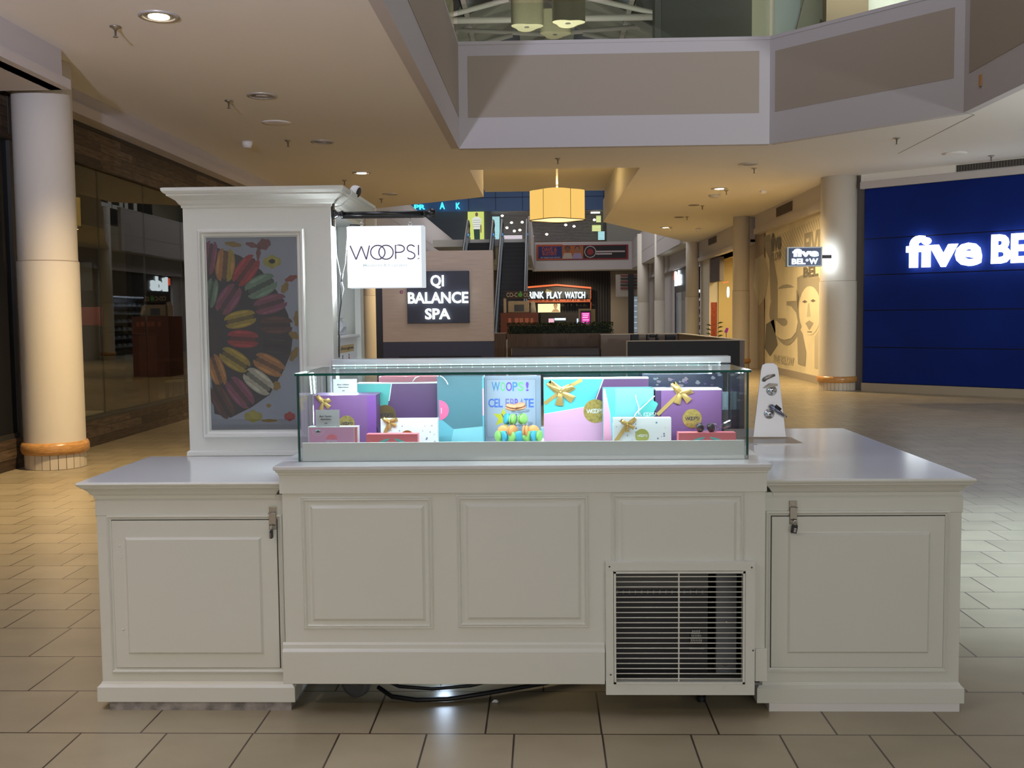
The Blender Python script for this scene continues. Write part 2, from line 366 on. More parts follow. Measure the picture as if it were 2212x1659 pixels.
# gallery slabs deeper in the mall
fascia('wall_gallery_east', (4.95, 58.6), (4.95, 38), z0=4.0, panel=(4.6, 4.61), glass=False)
fascia('wall_gallery_west', (-4.92, 26), (-4.92, 58.6), z0=4.0, panel=(4.6, 4.61), glass=False)
m = MB(); m.box(4.955, 10.5, 38.01, 58.6, 4.0, 4.6, ceilm); m.box(-10, -4.93, 27, 58.6, 4.0, 4.6, ceilm); m.box(-.58, 10, 58.61, 66, 4.0, 4.6, ceilm); m.box(-10, -.59, 58.61, 66, 4.1, 4.6, ceilm); m.box(-4.55, -.6, 42.8, 58.6, 4.3, 4.59, ceilm)
struct(m.build('ceiling_gallery'))
m = MB(); q0 = atY(1145, 583, 58.6)
m.box(-.49, 4.94, 58.45, 58.6, 3.98, 5.52, fasw); m.box(-.62, -.5, 42.5, 58.5, 3.9, 5.5, fasw); struct(m.build('wall_bridge'))

# shop fronts on the west side
WX = -5.3
wl = MB(); wl.box(-5.62, -5.12, 8.0, 30, 3.84, 4.0, fasw); wl.box(-5.62, -5.06, 8.0, 30, 3.72, 3.84, fasw)
wl.box(-5.62, -5.20, -2, 8.0, 3.5, 4.0, fasw); wl.box(-5.5, -5.25, 23.0, 30, 0, 3.72, dark); struct(wl.build('wall_west'))
m = MB(); m.box(-4.62, -4.5, -2, 9.75, 3.63, 4.0, fasw); m.box(-5.2, -4.42, -2, 9.75, 3.63, 3.72, fasw); struct(m.build('trim_2'))
m = MB(); m.box(-5.36, -5.27, 9.0, 23, 3.31, 3.70, plank); m.box(-5.36, -5.26, 9.0, 23, 3.68, 3.72, dark); m.box(-5.36, -5.25, 9, 23, 3.25, 3.31, MATS.setdefault('wd', plank)); struct(m.build('trim_3'))
m = MB(); m.box(-5.40, -5.26, 9.0, 23, 0, .30, plank); m.box(-5.38, -5.28, 9.0, 23, .30, .35, M('dark_frame', (.035, .033, .03), .45)); struct(m.build('baseboard_west'))
frm = M('dark_frame')
r0 = sempty('window_1', (WX, 11.4, .35))
ys = [10.9, 12.29, 13.70, 15.1, 16.5, 17.9, 19.3, 20.7, 22.1, 23]
for a, b in zip(ys, ys[1:]):
    m = MB(); m.box(WX-.012, WX, a+.006, b-.006, .35, 3.26, storeglass); m.build('glass_pane', r0)
m = MB()
for y in ys: m.box(WX-.014, WX-.002, y-.005, y+.005, .35, 3.25, dark)
m.build('pane_joint', r0)
m = MB(); m.box(-5.38, -5.26, 10.2, 10.95, .3, 3.7, frm); m.box(-5.38, -5.26, -2, 9.55, 0, 3.6, dark); m.box(-5.34, -5.3, 9.5, 10.3, .3, 3.6, dark); struct(m.build('door_1'))
# the room behind the west glass
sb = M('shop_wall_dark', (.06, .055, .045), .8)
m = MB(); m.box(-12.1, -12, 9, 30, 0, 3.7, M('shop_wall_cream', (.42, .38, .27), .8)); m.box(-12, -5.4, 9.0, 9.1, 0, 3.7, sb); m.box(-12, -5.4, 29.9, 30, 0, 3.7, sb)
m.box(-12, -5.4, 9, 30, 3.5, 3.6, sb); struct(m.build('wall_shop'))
# wall past the west shop
# east side: angled blue wall
A_, B_ = Vector((5.93, 19.52, 0)), Vector((8.05, 17.6, 0)); ux = (B_-A_).normalized(); un = ux.cross(Z_)
if un.y > 0: un = -un
BL = 6.6
def bw(u, v, z): return A_+ux*u+un*v+Z_*z
blue = M('blue_cladding', (.003, .018, .17), .6, spec=.15, noise=.12, nscale=1.2)
m = MB(); m.prism([bw(0, -.02, .14), bw(BL, -.02, .14), bw(BL, -.02, 3.9), bw(0, -.02, 3.9)], un*(-.1), M('blue_joint', (.002, .006, .04), .7))
zs = [.15, .814, 1.495, 2.146, 2.811, 3.735]
for a, b in zip(zs, zs[1:]): m.prism([bw(0.02, 0, a+.012), bw(BL, 0, a+.012), bw(BL, 0, b-.008), bw(0.02, 0, b-.008)], un*(-.03), blue)
struct(m.build('wall_east_blue', bevel=0))
m = MB(); m.prism([bw(-.05, .06, 3.735), bw(BL, .06, 3.735), bw(BL, .06, 3.86), bw(-.05, .06, 3.86)], un*(-.3), fasw)
m.prism([bw(-.05, .03, 3.86), bw(BL, .03, 3.86), bw(BL, .03, 4.0), bw(-.05, .03, 4.0)], un*(-.25), ceilm); struct(m.build('trim_4'))
m = MB(); m.prism([bw(0, .03, 0), bw(BL, .03, 0), bw(BL, .03, .15), bw(0, .03, .15)], un*(-.1), M('baseboard_tan', (.40, .34, .26), .5)); struct(m.build('baseboard_east'))

# east side beyond the first column: mural wall, lit shop, cap shop
EX = 5.62
er = MB(); er.box(EX-.12, EX+.5, 20.2, 27.3, 3.62, 4.0, fasw); er.box(EX-.16, EX+.5, 20.2, 27.3, 3.50, 3.64, fasw)
er.box(EX-.12, EX+.5, 27.9, 60, 3.35, 4.0, fasw); er.box(EX-.17, EX+.5, 27.9, 60, 3.3, 3.42, fasw)
er.box(EX, EX+.3, 26.6, 28.9, 0, 3.62, M('taupe_wall', (.36, .30, .25), .7)); er.box(EX, EX+.3, 35.5, 37.6, 0, 3.4, colm); er.box(EX, EX+.3, 45, 60, 0, 3.4, fasw)
struct(er.build('wall_east'))
mural_l = M('mural_cream', (.72, .65, .46), .45, noise=.10, nscale=1.5); mural_g = M('mural_grey', (.34, .31, .24), .45); mural_d = M('mural_dark_grey', (.16, .15, .12), .45); mural_m = M('mural_mid', (.50, .46, .34), .45)
mr_ = sempty('wall_mural', (EX, 20.3, 0))
m = MB(); m.box(EX, EX+.06, 20.0, 26.7, .16, 3.52, mural_l); m.build('mural_board', mr_)
m = MB(); m.box(EX-.02, EX+.06, 20.0, 27, 0, .16, M('mural_plinth', (.33, .29, .24), .6)); struct(m.build('baseboard_mural'))
m = MB(); m.box(5.50, 6.3, 19.95, 20.2, 0, 4.0, fasw); m.box(7.9, 8.0, 20.2, 60, 0, 4.0, fasw); struct(m.build('wall_corner'))
# printed collage, measured on the wall plane
m = MB()
def mp(l, mat, off): m.poly(pts_on('X', EX, l, off), mat)
for k in range(26):   # hatching, upper right and lower left
    x = 1668+k*5.2
    if x < 1783: mp([(x, 505-(x-1668)*.42+8), (x+2.2, 505-(x-1668)*.42+8), (min(1783, x+34), 575), (min(1783, x+32), 575)], mural_m, .002)
for k in range(26):
    y = 655+k*5.0
    mp([(1620, y), (1652, y+22), (1652, y+24.5), (1620, y+2.5)], mural_g, .002)
mp([(1645, 512), (1664, 506), (1672, 560), (1680, 610), (1678, 655), (1665, 648), (1662, 560), (1650, 530)], mural_g, .003)
mp([(1632, 560), (1650, 548), (1662, 590), (1655, 640), (1640, 660), (1628, 620)], mural_m, .003)
bal = [(1700+38*math.cos(a*math.pi/14)*(1-.25*math.sin(a*math.pi/14) if math.sin(a*math.pi/14) > 0 else 1), 680+66*math.sin(a*math.pi/14)) for a in range(28)]
mp(bal, mural_g, .004)
mp([(1655, 700), (1672, 690), (1680, 745), (1664, 770), (1652, 752)], mural_d, .004)
face = [(1750+24*math.cos(a*math.pi/12), 668+(56 if math.sin(a*math.pi/12) > 0 else 50)*math.sin(a*math.pi/12)) for a in range(24)]
mp([(1722, 600), (1742, 590), (1768, 596), (1781, 620), (1781, 668), (1770, 640), (1728, 640), (1724, 690)], mural_g, .004)
mp(face, mural_l, .005)
for ex_, ey_ in ((1739, 652), (1757, 650)): mp([(ex_-6, ey_), (ex_, ey_-4), (ex_+6, ey_), (ex_, ey_+3)], mural_d, .006)
mp([(1746, 655), (1749, 655), (1752, 684), (1743, 685)], mural_m, .006); mp([(1740, 698), (1749, 692), (1758, 698), (1749, 714)], mural_g, .006); mp([(1744, 716), (1755, 716), (1754, 718), (1745, 718)], mural_d, .006)
mp([(1722, 700), (1734, 720), (1742, 760), (1740, 792), (1724, 786)], mural_g, .005); mp([(1760, 728), (1776, 700), (1779, 800), (1760, 795)], mural_m, .005)
mp([(1735, 506), (1779, 492), (1779, 584), (1738, 582)], mural_l, .004)
m.build('mural_print', mr_)
m = MB()
def mtext(s_, x0, y0, x1, y1, mat, off, bold=.01, shear=0):
    a, b = atX(x0, y1, EX), atX(x1, y1, EX); h = atX(x0, y0, EX).z-a.z; d = (b-a); d.z = 0
    m.text(s_, Vector((EX-off, a.y, a.z)), d, Z_, d.length, h, mat, .002, bold, shear)
mtext('5', 1676, 625, 1724, 732, mural_l, .008, .06); mtext('five', 1666, 505, 1688, 545, mural_d, .008, .04); mtext('BELOW', 1664, 548, 1688, 566, mural_g, .008, .03)
mtext('FIVE', 1738, 505, 1778, 560, mural_g, .008, .04); mtext('BEL', 1736, 578, 1768, 600, mural_d, .008, .04); mtext('FIVE BELOW', 1672, 765, 1716, 782, mural_m, .008, .03)
m.build('mural_lettering', mr_)

def column(name, cx, cy_, r, top, label, split=True):
    root = sempty(name, (cx, cy_, 0)); m = MB(); m.cyl((cx, cy_, .26), r, top-.26, colm, n=48); m.v; m.build('shaft', root)
    for p in root.children[-1].data.polygons: p.use_smooth = abs(p.normal.z) < .5
    m = MB(); m.lathe([(r+.01, 2.05), (r+.006, 2.06)], (cx, cy_, 0), fasb, n=48); m.lathe([(r+.012, .26), (r+.012, 2.05)], (cx, cy_, 0), colm, n=48, cap=False); m.build('lower_sleeve', root)
    m = MB(); m.lathe([(r, .145), (r+.03, .15), (r+.045, .18), (r+.045, .23), (r+.03, .262), (r, .27)], (cx, cy_, 0), oak, n=48, cap=False); m.build('wooden_ring', root)
    m = MB(); m.lathe([(r+.006, 0), (r+.006, .15)], (cx, cy_, 0), M('grout_dark', (.18, .14, .10), .8), n=48); nt_ = int(2*math.pi*r/.07)
    for k in range(nt_):
        a = 2*math.pi*(k+.04)/nt_; b = 2*math.pi*(k+.96)/nt_
        m.prism([(cx+(r+.008)*math.cos(a), cy_+(r+.008)*math.sin(a), .003), (cx+(r+.008)*math.cos(b), cy_+(r+.008)*math.sin(b), .003), (cx+(r+.012)*math.cos(b), cy_+(r+.012)*math.sin(b), .003), (cx+(r+.012)*math.cos(a), cy_+(r+.012)*math.sin(a), .003)], (0, 0, .142), warmtile)
    m.build('tiled_foot', root); root['label'] = label
    return root
column('column', -4.93, 10.22, .278, 4.0, 'nearest round cream column with oak ring, left of the kiosk')
column('column', 5.56, 19.85, .33, 4.0, 'round cream column with oak ring beside the blue wall')
column('column', 5.22, 27.7, .215, 4.0, 'slim round column at the far end of the mural')
column('column', -4.9, 29.0, .25, 4.6, 'cream column far behind the kiosk tower')
for x, y, r in ((5.3, 37.3, .23), (5.1, 46.0, .22), (5.05, 53, .3)):
    column('column', x, y, r, 5.5, 'tall slim column in the far row along the east shops')

# ================================================================== THE KIOSK
raised = [(0, 0), (.004, .012), (.010, .012), (.014, .006), (.020, .006)]
crown = lambda zt, h, o: [(0, zt-h), (.004, zt-h), (.005, zt-h+.012), (.012, zt-h+.018), (.020, zt-h*.55), (.032, zt-h*.38), (.040, zt-h*.33), (.041, zt-.018), (o, zt-.014), (o+.004, zt-.007), (o, zt)]
# ---- left cabinet
def cabinet(name, label, x0, x1, yb, door, panel, hasp_x, flip, top_x0, top_x1):
    root = thing(name, label, 'cabinet', ((x0+x1)/2, 3.9, 0))
    m = MB(); m.box(x0, x1, 3.80, yb, .06, .82, white)
    pl = .016
    path = [(x0, yb), (x0, 3.80), (x1, 3.80), (x1, yb)]
    m.sweep(path, [(-.02, .032), (pl, .032), (pl, .088), (pl-.010, .098), (.001, .108)], white)
    m.sweep(path, [(0, .742), (.003, .744), (.003, .80)], white)
    m.build('body', root, .0015)
    m = MB(); m.box(x0+.03, x1-.0, 3.788, yb-.02, 0, .040, M('dark_skid', (.25, .23, .21), .8, noise=.5, nscale=20) if not flip else whitep); m.build('skid', root)
    m = MB(); m.sweep([(top_x0, yb), (top_x0, 3.80), (top_x1, 3.80), (top_x1, yb)], crown(.875, .068, .047), white); m.build('crown_moulding', root)
    m = MB(); o = .047; m.box(top_x0-o, top_x1+o, 3.80-o, yb, .866, .8755, topw); m.build('countertop', root, .003)
    d0, d1, e0, e1 = door; q = .022
    m = MB(); m.frame(d0-q, d1+q, e0-q, e1+q, 3.80, [(0, 0), (.002, .010), (.008, .012), (.014, .006), (q-.003, .004), (q-.003, 0)], white); m.build('door_surround', root)
    m = MB(); m.box(d0-.003, d1+.003, 3.797, 3.7995, e0-.003, e1+.003, gapm); m.build('door_gap', root)
    p0, p1, g0, g1 = panel; m = MB()
    m.box(d0, d1, 3.789, 3.7968, e0, e1, white)
    m.frame(p0-.005, p1+.005, g0-.005, g1+.005, 3.789, [(0, 0), (.004, .0005), (.012, .009), (.022, .009)], white, white)
    dr = m.build('door', root, .0012)
    if not flip:
        for zz, xx in ((.63, d0+.028), (.585, d0+.033), (.31, d0+.032)):
            m = MB(); m.lathe([(.005, 0), (.004, -.002), (.001, -.003)], (xx, 3.789, zz), white, 'y', 10); m.build('screw_cover', dr)
    return root, dr
cabL, doorL = cabinet('base_cabinet', 'lower white cabinet on the kiosk\'s left end, under the macaron picture tower', -1.687, -.964, 4.47, (-1.627, -1.004, .163, .725), (-1.576, -1.063, .218, .661), 0, False, -1.69, -1.012)
cabR, doorR = cabinet('base_cabinet', 'deep white cabinet on the kiosk\'s right end, under the steel lock stand', .795, 1.523, 5.41, (.831, 1.459, .166, .731), (.89, 1.405, .222, .67), 0, True, .84, 1.505)

def hasp(xc, zt, parent, tone):   # hinged steel hasp, top fixed on the rail, strap hanging over the door edge
    h = thing('lock_hasp', 'x', 'hasp', (xc, 3.79, zt)); y = 3.796
    m = MB(); m.box(xc-.0135, xc+.0135, y-.006, y, zt-.020, zt, tone); m.build('fixing_plate', h, .0012)
    for k in (-.008, .008):
        m = MB(); m.lathe([(.0022, -.0065), (.0017, -.0082)], (xc+k, y, zt-.013), M('screw_brass', (.75, .6, .45), .3, 1), 'y', 10); m.build('screw', h)
    m = MB(); m.lathe([(.0026, -.0145), (.0026, .0145)], (xc, y-.009, zt-.024), steeld, 'x', 12); m.build('hinge_pin', h)
    m = MB(); m.box(xc-.0125, xc+.0125, y-.0135, y-.0115, zt-.083, zt-.024, tone); m.box(xc-.011, xc+.011, y-.0145, y-.0135, zt-.0695, zt-.066, gapm); m.build('strap', h, .001)
    m = MB(); m.tube([(xc-.001, y-.009, zt-.068), (xc, y-.016, zt-.064), (xc+.001, y-.022, zt-.068), (xc, y-.016, zt-.073), (xc-.001, y-.009, zt-.068)], .0016, steeld); m.build('staple', h)
    m = MB(); m.box(xc-.014, xc+.014, y-.009, y, zt-.086, zt-.03, steeld); m.build('staple_plate', h, .001)
    return h
hL = hasp(-1.018+.001, .776, None, steel); hL['label'] = 'steel hasp closing the door of the left cabinet'
hR = hasp(.908, .789, None, steeld); hR['label'] = 'dull grey steel hasp closing the door of the right cabinet'
def padlock(x, z, turned, label):
    t = thing('padlock', label, 'padlock', (x, 3.76, z)); y = 3.768
    w2 = .0045 if turned else .0105; dp = .0105 if turned else .0055
    ex = Vector((1, 0, 0)); tilt = 0 if turned else .16
    def P(u, v, k): return Vector((x+u*math.cos(tilt)+k*math.sin(tilt)*1, y+v, z+k*math.cos(tilt)-u*math.sin(tilt)))
    m = MB(); c = P(0, 0, -.031)
    m.obox(c, (math.cos(tilt), 0, -math.sin(tilt)), (0, 1, 0), (math.sin(tilt), 0, math.cos(tilt)), 2*w2, 2*dp, .030, dark); bd = m.build('lock_body', t, .0016)
    m = MB(); hw = .0072
    for k in range(3):
        cc = P(.0022 if not turned else 0, -dp-.0003, -.028-.0055*k)
        m.obox(cc, (math.cos(tilt), 0, -math.sin(tilt)), (0, 1, 0), (math.sin(tilt), 0, math.cos(tilt)), .0085 if not turned else .003, .0014, .0026, M('dial_silver', (.7, .7, .72), .25, .8))
    m.build('number_dial', bd)
    m = MB(); pts = []
    for a in range(0, 181, 15):
        u = hw*math.cos(R(a)); k = -.006+hw*math.sin(R(a)); pts.append(P(0, u, k) if turned else P(u, 0, k))
    pts = [P(0, hw, -.017) if turned else P(hw, 0, -.017)]+pts+[P(0, -hw, -.017) if turned else P(-hw, 0, -.017)]
    m.tube(pts, .0017, chrome, 10); m.build('shackle', t)
padlock(-1.0175, .708, True, 'narrow black combination padlock seen edge-on, on the left cabinet\'s hasp')
padlock(.912, .720, False, 'black combination padlock hanging tilted with its three dials showing, on the right cabinet')

# ---- centre display counter
cc = thing('display_counter', 'raised white panelled counter in the middle of the kiosk, carrying the glass case', 'counter', (-.09, 3.9, .13))
cx0, cx1, cyf, cyb = -.962, .792, 3.72, 4.45
m = MB(); m.box(cx0, .245, cyf, cyf+.02, .14, .93, white); m.box(.245, .715, cyf, cyf+.02, .552, .93, white); m.box(.715, cx1, cyf, cyf+.02, .142, .93, white)
m.box(cx0, cx0+.02, cyf+.0205, cyb, .14, .93, white); m.box(cx1-.02, cx1, cyf+.0205, cyb, .14, .93, white); m.box(cx0+.021, cx1-.021, cyb-.02, cyb, .14, .93, white)
m.box(cx0+.021, .19, cyf+.021, cyb-.021, .145, .16, dark)
fr = m.build('body', cc, .001)
m = MB(); m.box(cx0-.007, cx1+.003, cyf-.010, cyf+.01, .838, .926, white); m.sweep([(cx0-.007, 3.80), (cx0-.007, cyf-.010), (cx1+.003, cyf-.010), (cx1+.003, 3.80)], [(0, .905), (.004, .908), (.004, .915), (.010, .918), (.012, .926)], white); m.build('frieze', cc, .001)
m = MB(); m.box(-.985, .808, 3.685, cyb, .926, .942, topw); m.build('ledge_top', cc, .004)
mould = [(0, 0), (0, .004), (.004, .006), (.006, .003), (.008, .003), (.012, .007), (.015, .004), (.017, .0015), (.022, .001)]
inner = [(0, .001), (.008, .0012), (.018, .009), (.03, .009)]
for a0, a1, b0, b1 in ((-.893, -.413, .334, .825), (-.325, .155, .339, .829), (.237, .716, .5, .834)):
    if b0 == .5:
        b0 = .562; m = MB(); m.frame(a0, a1, b0, b1, cyf, mould, white); m.frame(a0+.026, a1-.020, .5545, b1-.024, cyf, inner, white, white); m.build('raised_panel', cc); continue
    m = MB(); m.frame(a0, a1, b0, b1, cyf, mould, white); m.frame(a0+.026, a1-.020, b0+.022, b1-.024, cyf, inner, white, white); m.build('raised_panel', cc)
m = MB(); m.box(cx0-.009, .212, cyf-.016, cyf+.004, .132, .252, white)
m.add([(cx0-.009, cyf-.016, .252), (.212, cyf-.016, .252), (.212, cyf-.006, .262), (cx0-.009, cyf-.006, .262), (.212, cyf-.006, .276), (cx0-.009, cyf-.006, .276), (.212, cyf, .284), (cx0-.009, cyf, .284)], [(0, 1, 2, 3), (3, 2, 4, 5), (5, 4, 6, 7)], white)
m.box(.757, .80, cyf-.012, cyf+.004, .142, .262, white); m.build('base_band', cc, .002)
# ventilation grille
gr = MB(); gx0, gx1, gz0, gz1 = .215, .752, .096, .586; ox0, ox1, oz0, oz1 = .243, .717, .136, .554
y0, y1 = 3.694, 3.722
for a in ((gx0, gx1, oz1, gz1), (gx0, gx1, gz0, oz0), (gx0, ox0, oz0, oz1), (ox1, gx1, oz0, oz1)): gr.box(a[0], a[1], y0, y1, a[2], a[3], white)
g = gr.build('vent_grille', cc, .0012)
m = MB()
for a in ((ox0+.0015, ox1-.0015, oz1-.009, oz1-.0015), (ox0+.0015, ox1-.0015, oz0+.0015, oz0+.009), (ox0+.0015, ox0+.009, oz0, oz1), (ox1-.009, ox1-.0015, oz0, oz1)): m.box(a[0], a[1], y0-.003, y1, a[2], a[3], white)
for k in range(21):
    z = oz1-.022-k*.0188
    m.lathe([(.0021, ox0), (.0021, ox1)], (0, y0+.004, z), white, 'x', 8)
m.box(.4765, .4815, y0+.004, y0+.012, oz0, oz1, white)
m.build('slats', g)
for a, b in ((.229, .570), (.739, .566), (.745, .262), (.232, .172)):
    m = MB(); m.lathe([(.0035, -.0012), (.002, -.002)], (a, y0, b), M('screw_dark', (.1, .09, .08), .5), 'y', 10); m.build('screw', g)
for a, b, sg in ((.308, .128, -1), (.640, .124, 1)):
    m = MB(); m.ribbon([(a-.006*sg*-1, y0-.001, b+.008), (a+.006*sg, y0-.001, b-.006)], .009, (0, -1, 0), white, .003); m.build('clip', g)
# cut-out in the counter body behind the grille: dark machinery
m = MB(); m.box(.20, .79, 3.745, 4.40, .115, .125, M('pan_metal', (.22, .23, .22), .5, .6)); m.box(.20, .212, 3.745, 4.4, .125, .58, dark); m.box(.78, .79, 3.745, 4.4, .125, .58, M('galv', (.25, .27, .29), .45, .6)); m.box(.2, .79, 4.39, 4.4, .125, .58, dark); m.box(.2, .79, 3.76, 4.4, .575, .585, dark); cmp_ = m.build('cooling_unit', cc)
m = MB(); m.box(.235, .60, 3.80, 3.86, .46, .56, M('machine_grey', (.09, .09, .085), .5)); m.box(.235, .60, 3.81, 3.86, .14, .46, dark)
for k in range(16): m.box(.24+k*.0225, .244+k*.0225, 3.803, 3.812, .44, .455, M('rail_dot', (.2, .2, .2), .5))
m.build('condenser', cmp_)
m = MB(); m.box(.63, .705, 3.80, 3.83, .14, .56, M('galv2', (.13, .14, .15), .5, .3))
for a, b in ((.667, .335), (.663, .175)): m.lathe([(.006, -.003), (.004, -.005)], (a, 3.80, b), steeld, 'y', 10)
m.build('side_panel', cmp_)
m = MB()
for r_ in range(6):
    for k in range(5+r_//2): m.box(.540+k*.0062-(r_*.0012), .544+k*.0062-(r_*.0012), 3.790, 3.80, .30-r_*.0085, .305-r_*.0085, M('warn_plate', (.42, .44, .42), .5))
m.box(.53, .585, 3.79, 3.80, .235, .238, M('warn_plate')); m.build('perforated_tag', cmp_)
# caster and cables under the counter
def caster(x, y, rot):
    rub = M('grey_rubber', (.10, .10, .10), .6); Mx = Matrix.Translation((x, y, 0)) @ Matrix.Rotation(R(rot), 4, 'Z'); fk = None
    def fin(m, name, par):
        m.v = [tuple(Mx @ Vector(v)) for v in m.v]; return m.build(name, par)
    m = MB()
    for s_ in (-.026, .022): m.prism([(s_, -.02, .055), (s_, .02, .055), (s_, .05, .135), (s_, -.05, .135)], (.004, 0, 0), steeld)
    m.box(-.04, .04, -.05, .05, .130, .137, steeld); fk = fin(m, 'caster', cc)
    m = MB(); m.lathe([(.048, -.016), (.062, -.017), (.066, -.010), (.066, .010), (.062, .017), (.048, .016)], (0, 0, .067), rub, 'x', 36); m.lathe([(.048, -.012), (.02, -.006), (.012, -.016), (.012, .016), (.02, .006), (.048, .012)], (0, 0, .067), M('hub_grey', (.20, .20, .19), .5), 'x', 28); fin(m, 'wheel', fk)
    m = MB(); m.lathe([(.006, -.03), (.006, .03)], (0, 0, .067), chrome, 'x', 12); fin(m, 'axle', fk)
caster(-.745, 3.93, 62); caster(.62, 4.30, -30)
m = MB(); m.tube([(-.66, 3.95, .03), (-.60, 3.90, .012), (-.5, 3.87, .010), (-.38, 3.88, .010), (-.25, 3.93, .012), (.0, 4.05, .012), (.2, 4.2, .02)], .009, dark); tag(m.build('black_cable'), 'lower of two black cables sagging along the floor beside the caster', 'cable')
m = MB(); m.tube([(-.67, 3.99, .06), (-.58, 3.96, .03), (-.45, 3.95, .024), (-.3, 3.98, .026), (-.1, 4.05, .05), (.15, 4.15, .12)], .007, dark); tag(m.build('black_cable'), 'upper black cable crossing behind the caster under the counter', 'cable')
m = MB(); q = atZ(1069, 1517, 0); m.add([(q.x-.012, q.y-.004, .001), (q.x+.010, q.y-.008, .001), (q.x+.014, q.y+.006, .001), (q.x-.006, q.y+.010, .001), (q.x-.004, q.y, .010), (q.x+.008, q.y+.002, .009)], [(0, 1, 5, 4), (1, 2, 5), (2, 3, 4, 5), (3, 0, 4), (0, 3, 2, 1)], paper); tag(m.build('paper_scrap'), 'tiny crumpled white scrap on the dark tiles in front of the counter', 'scrap')
m = MB(); q = atZ(1515, 1514, 0); m.cyl((q.x, q.y, 0), .017, .02, dark); m.cyl((q.x, q.y, .02), .009, .096, dark); tag(m.build('levelling_foot'), 'small dark levelling foot on the floor below the slatted grille', 'foot')

light('under_counter_gleam', 'POINT', (-.42, 4.15, .10), 1.0, (.62, .78, 1), size=.03)  # point light added for the bluish light beneath the counter
light('roof_fill', 'SPOT', (0, 27, 5.4), 1500, (1, .97, .86), (0, 28, 12), .1, spot=160, blend=1)  # unseen uplight added to brighten the roof trusses

# ---- glass display case
gz, gzt = .942, 1.262; gx0, gx1, gy0, gy1 = -.918, .746, 3.80, 4.31
gc = thing('glass_case', 'long lit glass display case with green edges on top of the counter', 'display case', (-.09, 4.05, .942))
m = MB(); m.box(gx0+.012, gx1-.012, gy0+.021, gy1-.012, gz, .9655, M('tray_white', (.75, .76, .74), .3)); m.box(gx0+.012, gx1-.012, gy0+.012, gy0+.020, gz, 1.012, M('tray_white')); m.build('base_tray', gc, .002)
def pane(name, x0, x1, y0, y1, z0, z1, thin):
    m = MB(); m.box(x0, x1, y0, y1, z0, z1, clearp); m.mi(edgeg); m.mi(edgel)
    ax = {'x': 0, 'y': 1, 'z': 2}[thin]
    o = m.build(name, gc)
    for p in o.data.polygons:
        if abs(p.normal[ax]) < .5: p.material_index = 1
    return o
pane('front_pane', gx0, gx1, gy0, gy0+.007, gz, gzt, 'y')
pane('side_pane', gx0, gx0+.007, gy0+.008, gy1, gz, gzt, 'x'); pane('side_pane', gx1-.007, gx1, gy0+.008, gy1, gz, gzt, 'x')
pane('top_pane', gx0-.006, gx1+.008, gy0-.006, gy1-.01, gzt+.0005, gzt+.0095, 'z')
pane('back_pane', gx0+.01, -.08, gy1-.006, gy1, 1.01, gzt-.01, 'y'); pane('back_pane', -.1, gx1-.01, gy1+.004, gy1+.01, 1.01, gzt-.01, 'y')
alu = M('light_alu', (.55, .60, .62), .35, .4)
m = MB(); m.box(gx0+.03, gx1+.022, gy1-.02, gy1+.06, gzt+.012, gzt+.040, alu); m.box(gx0+.02, gx0+.03, gy1-.02, gy1+.05, gz, gzt+.012, alu); m.box(gx1-.03, gx1-.02, gy1-.02, gy1+.05, gz, gzt+.012, alu); m.box(gx0+.02, gx1-.02, gy1-.01, gy1+.05, gz, 1.01, alu); m.build('back_frame', gc, .002)
led = E_('led_cool', (.80, .96, 1), 3)
m = MB(); m.box(gx0+.035, gx1-.02, gy1-.026, gy1-.020, gzt+.012, gzt+.017, E_('led_bar', (.75, .96, 1), 1.0))
for k in range(37): m.box(gx0+.04+k*.0444, gx0+.044+k*.0444, gy1-.028, gy1-.026, gzt+.013, gzt+.017, led)
m.build('led_strip', gc)
for xx in (gx0+.055, gx1-.062):
    m = MB(); m.box(xx-.007, xx+.007, gy1-.020, gy1-.016, 1.02, gzt, E_('led_bar2', (.75, .96, 1), 1.5))
    for k in range(13): m.obox((xx, gy1-.022, 1.03+k*.018), (.7, 0, .7), (0, 1, 0), (-.7, 0, .7), .008, .003, .008, led)
    m.build('led_strip', gc)
light('case_led_top', 'AREA', (-.09, gy1-.05, gzt-.015), 11, (.78, .96, 1), (-.09, 3.98, .95), 1.55, .02)
light('case_led_top_front', 'AREA', (-.09, 3.85, gzt-.008), 5.5, (.80, .97, 1), (-.09, 4.1, .95), 1.55, .015)
light('case_led_side', 'AREA', (gx0+.05, gy1-.04, 1.14), 2, (.8, .97, 1), (-.3, 4.0, 1.1), .02, .22)
light('case_led_side', 'AREA', (gx1-.06, gy1-.04, 1.14), 2, (.8, .97, 1), (.2, 4.0, 1.1), .02, .22)

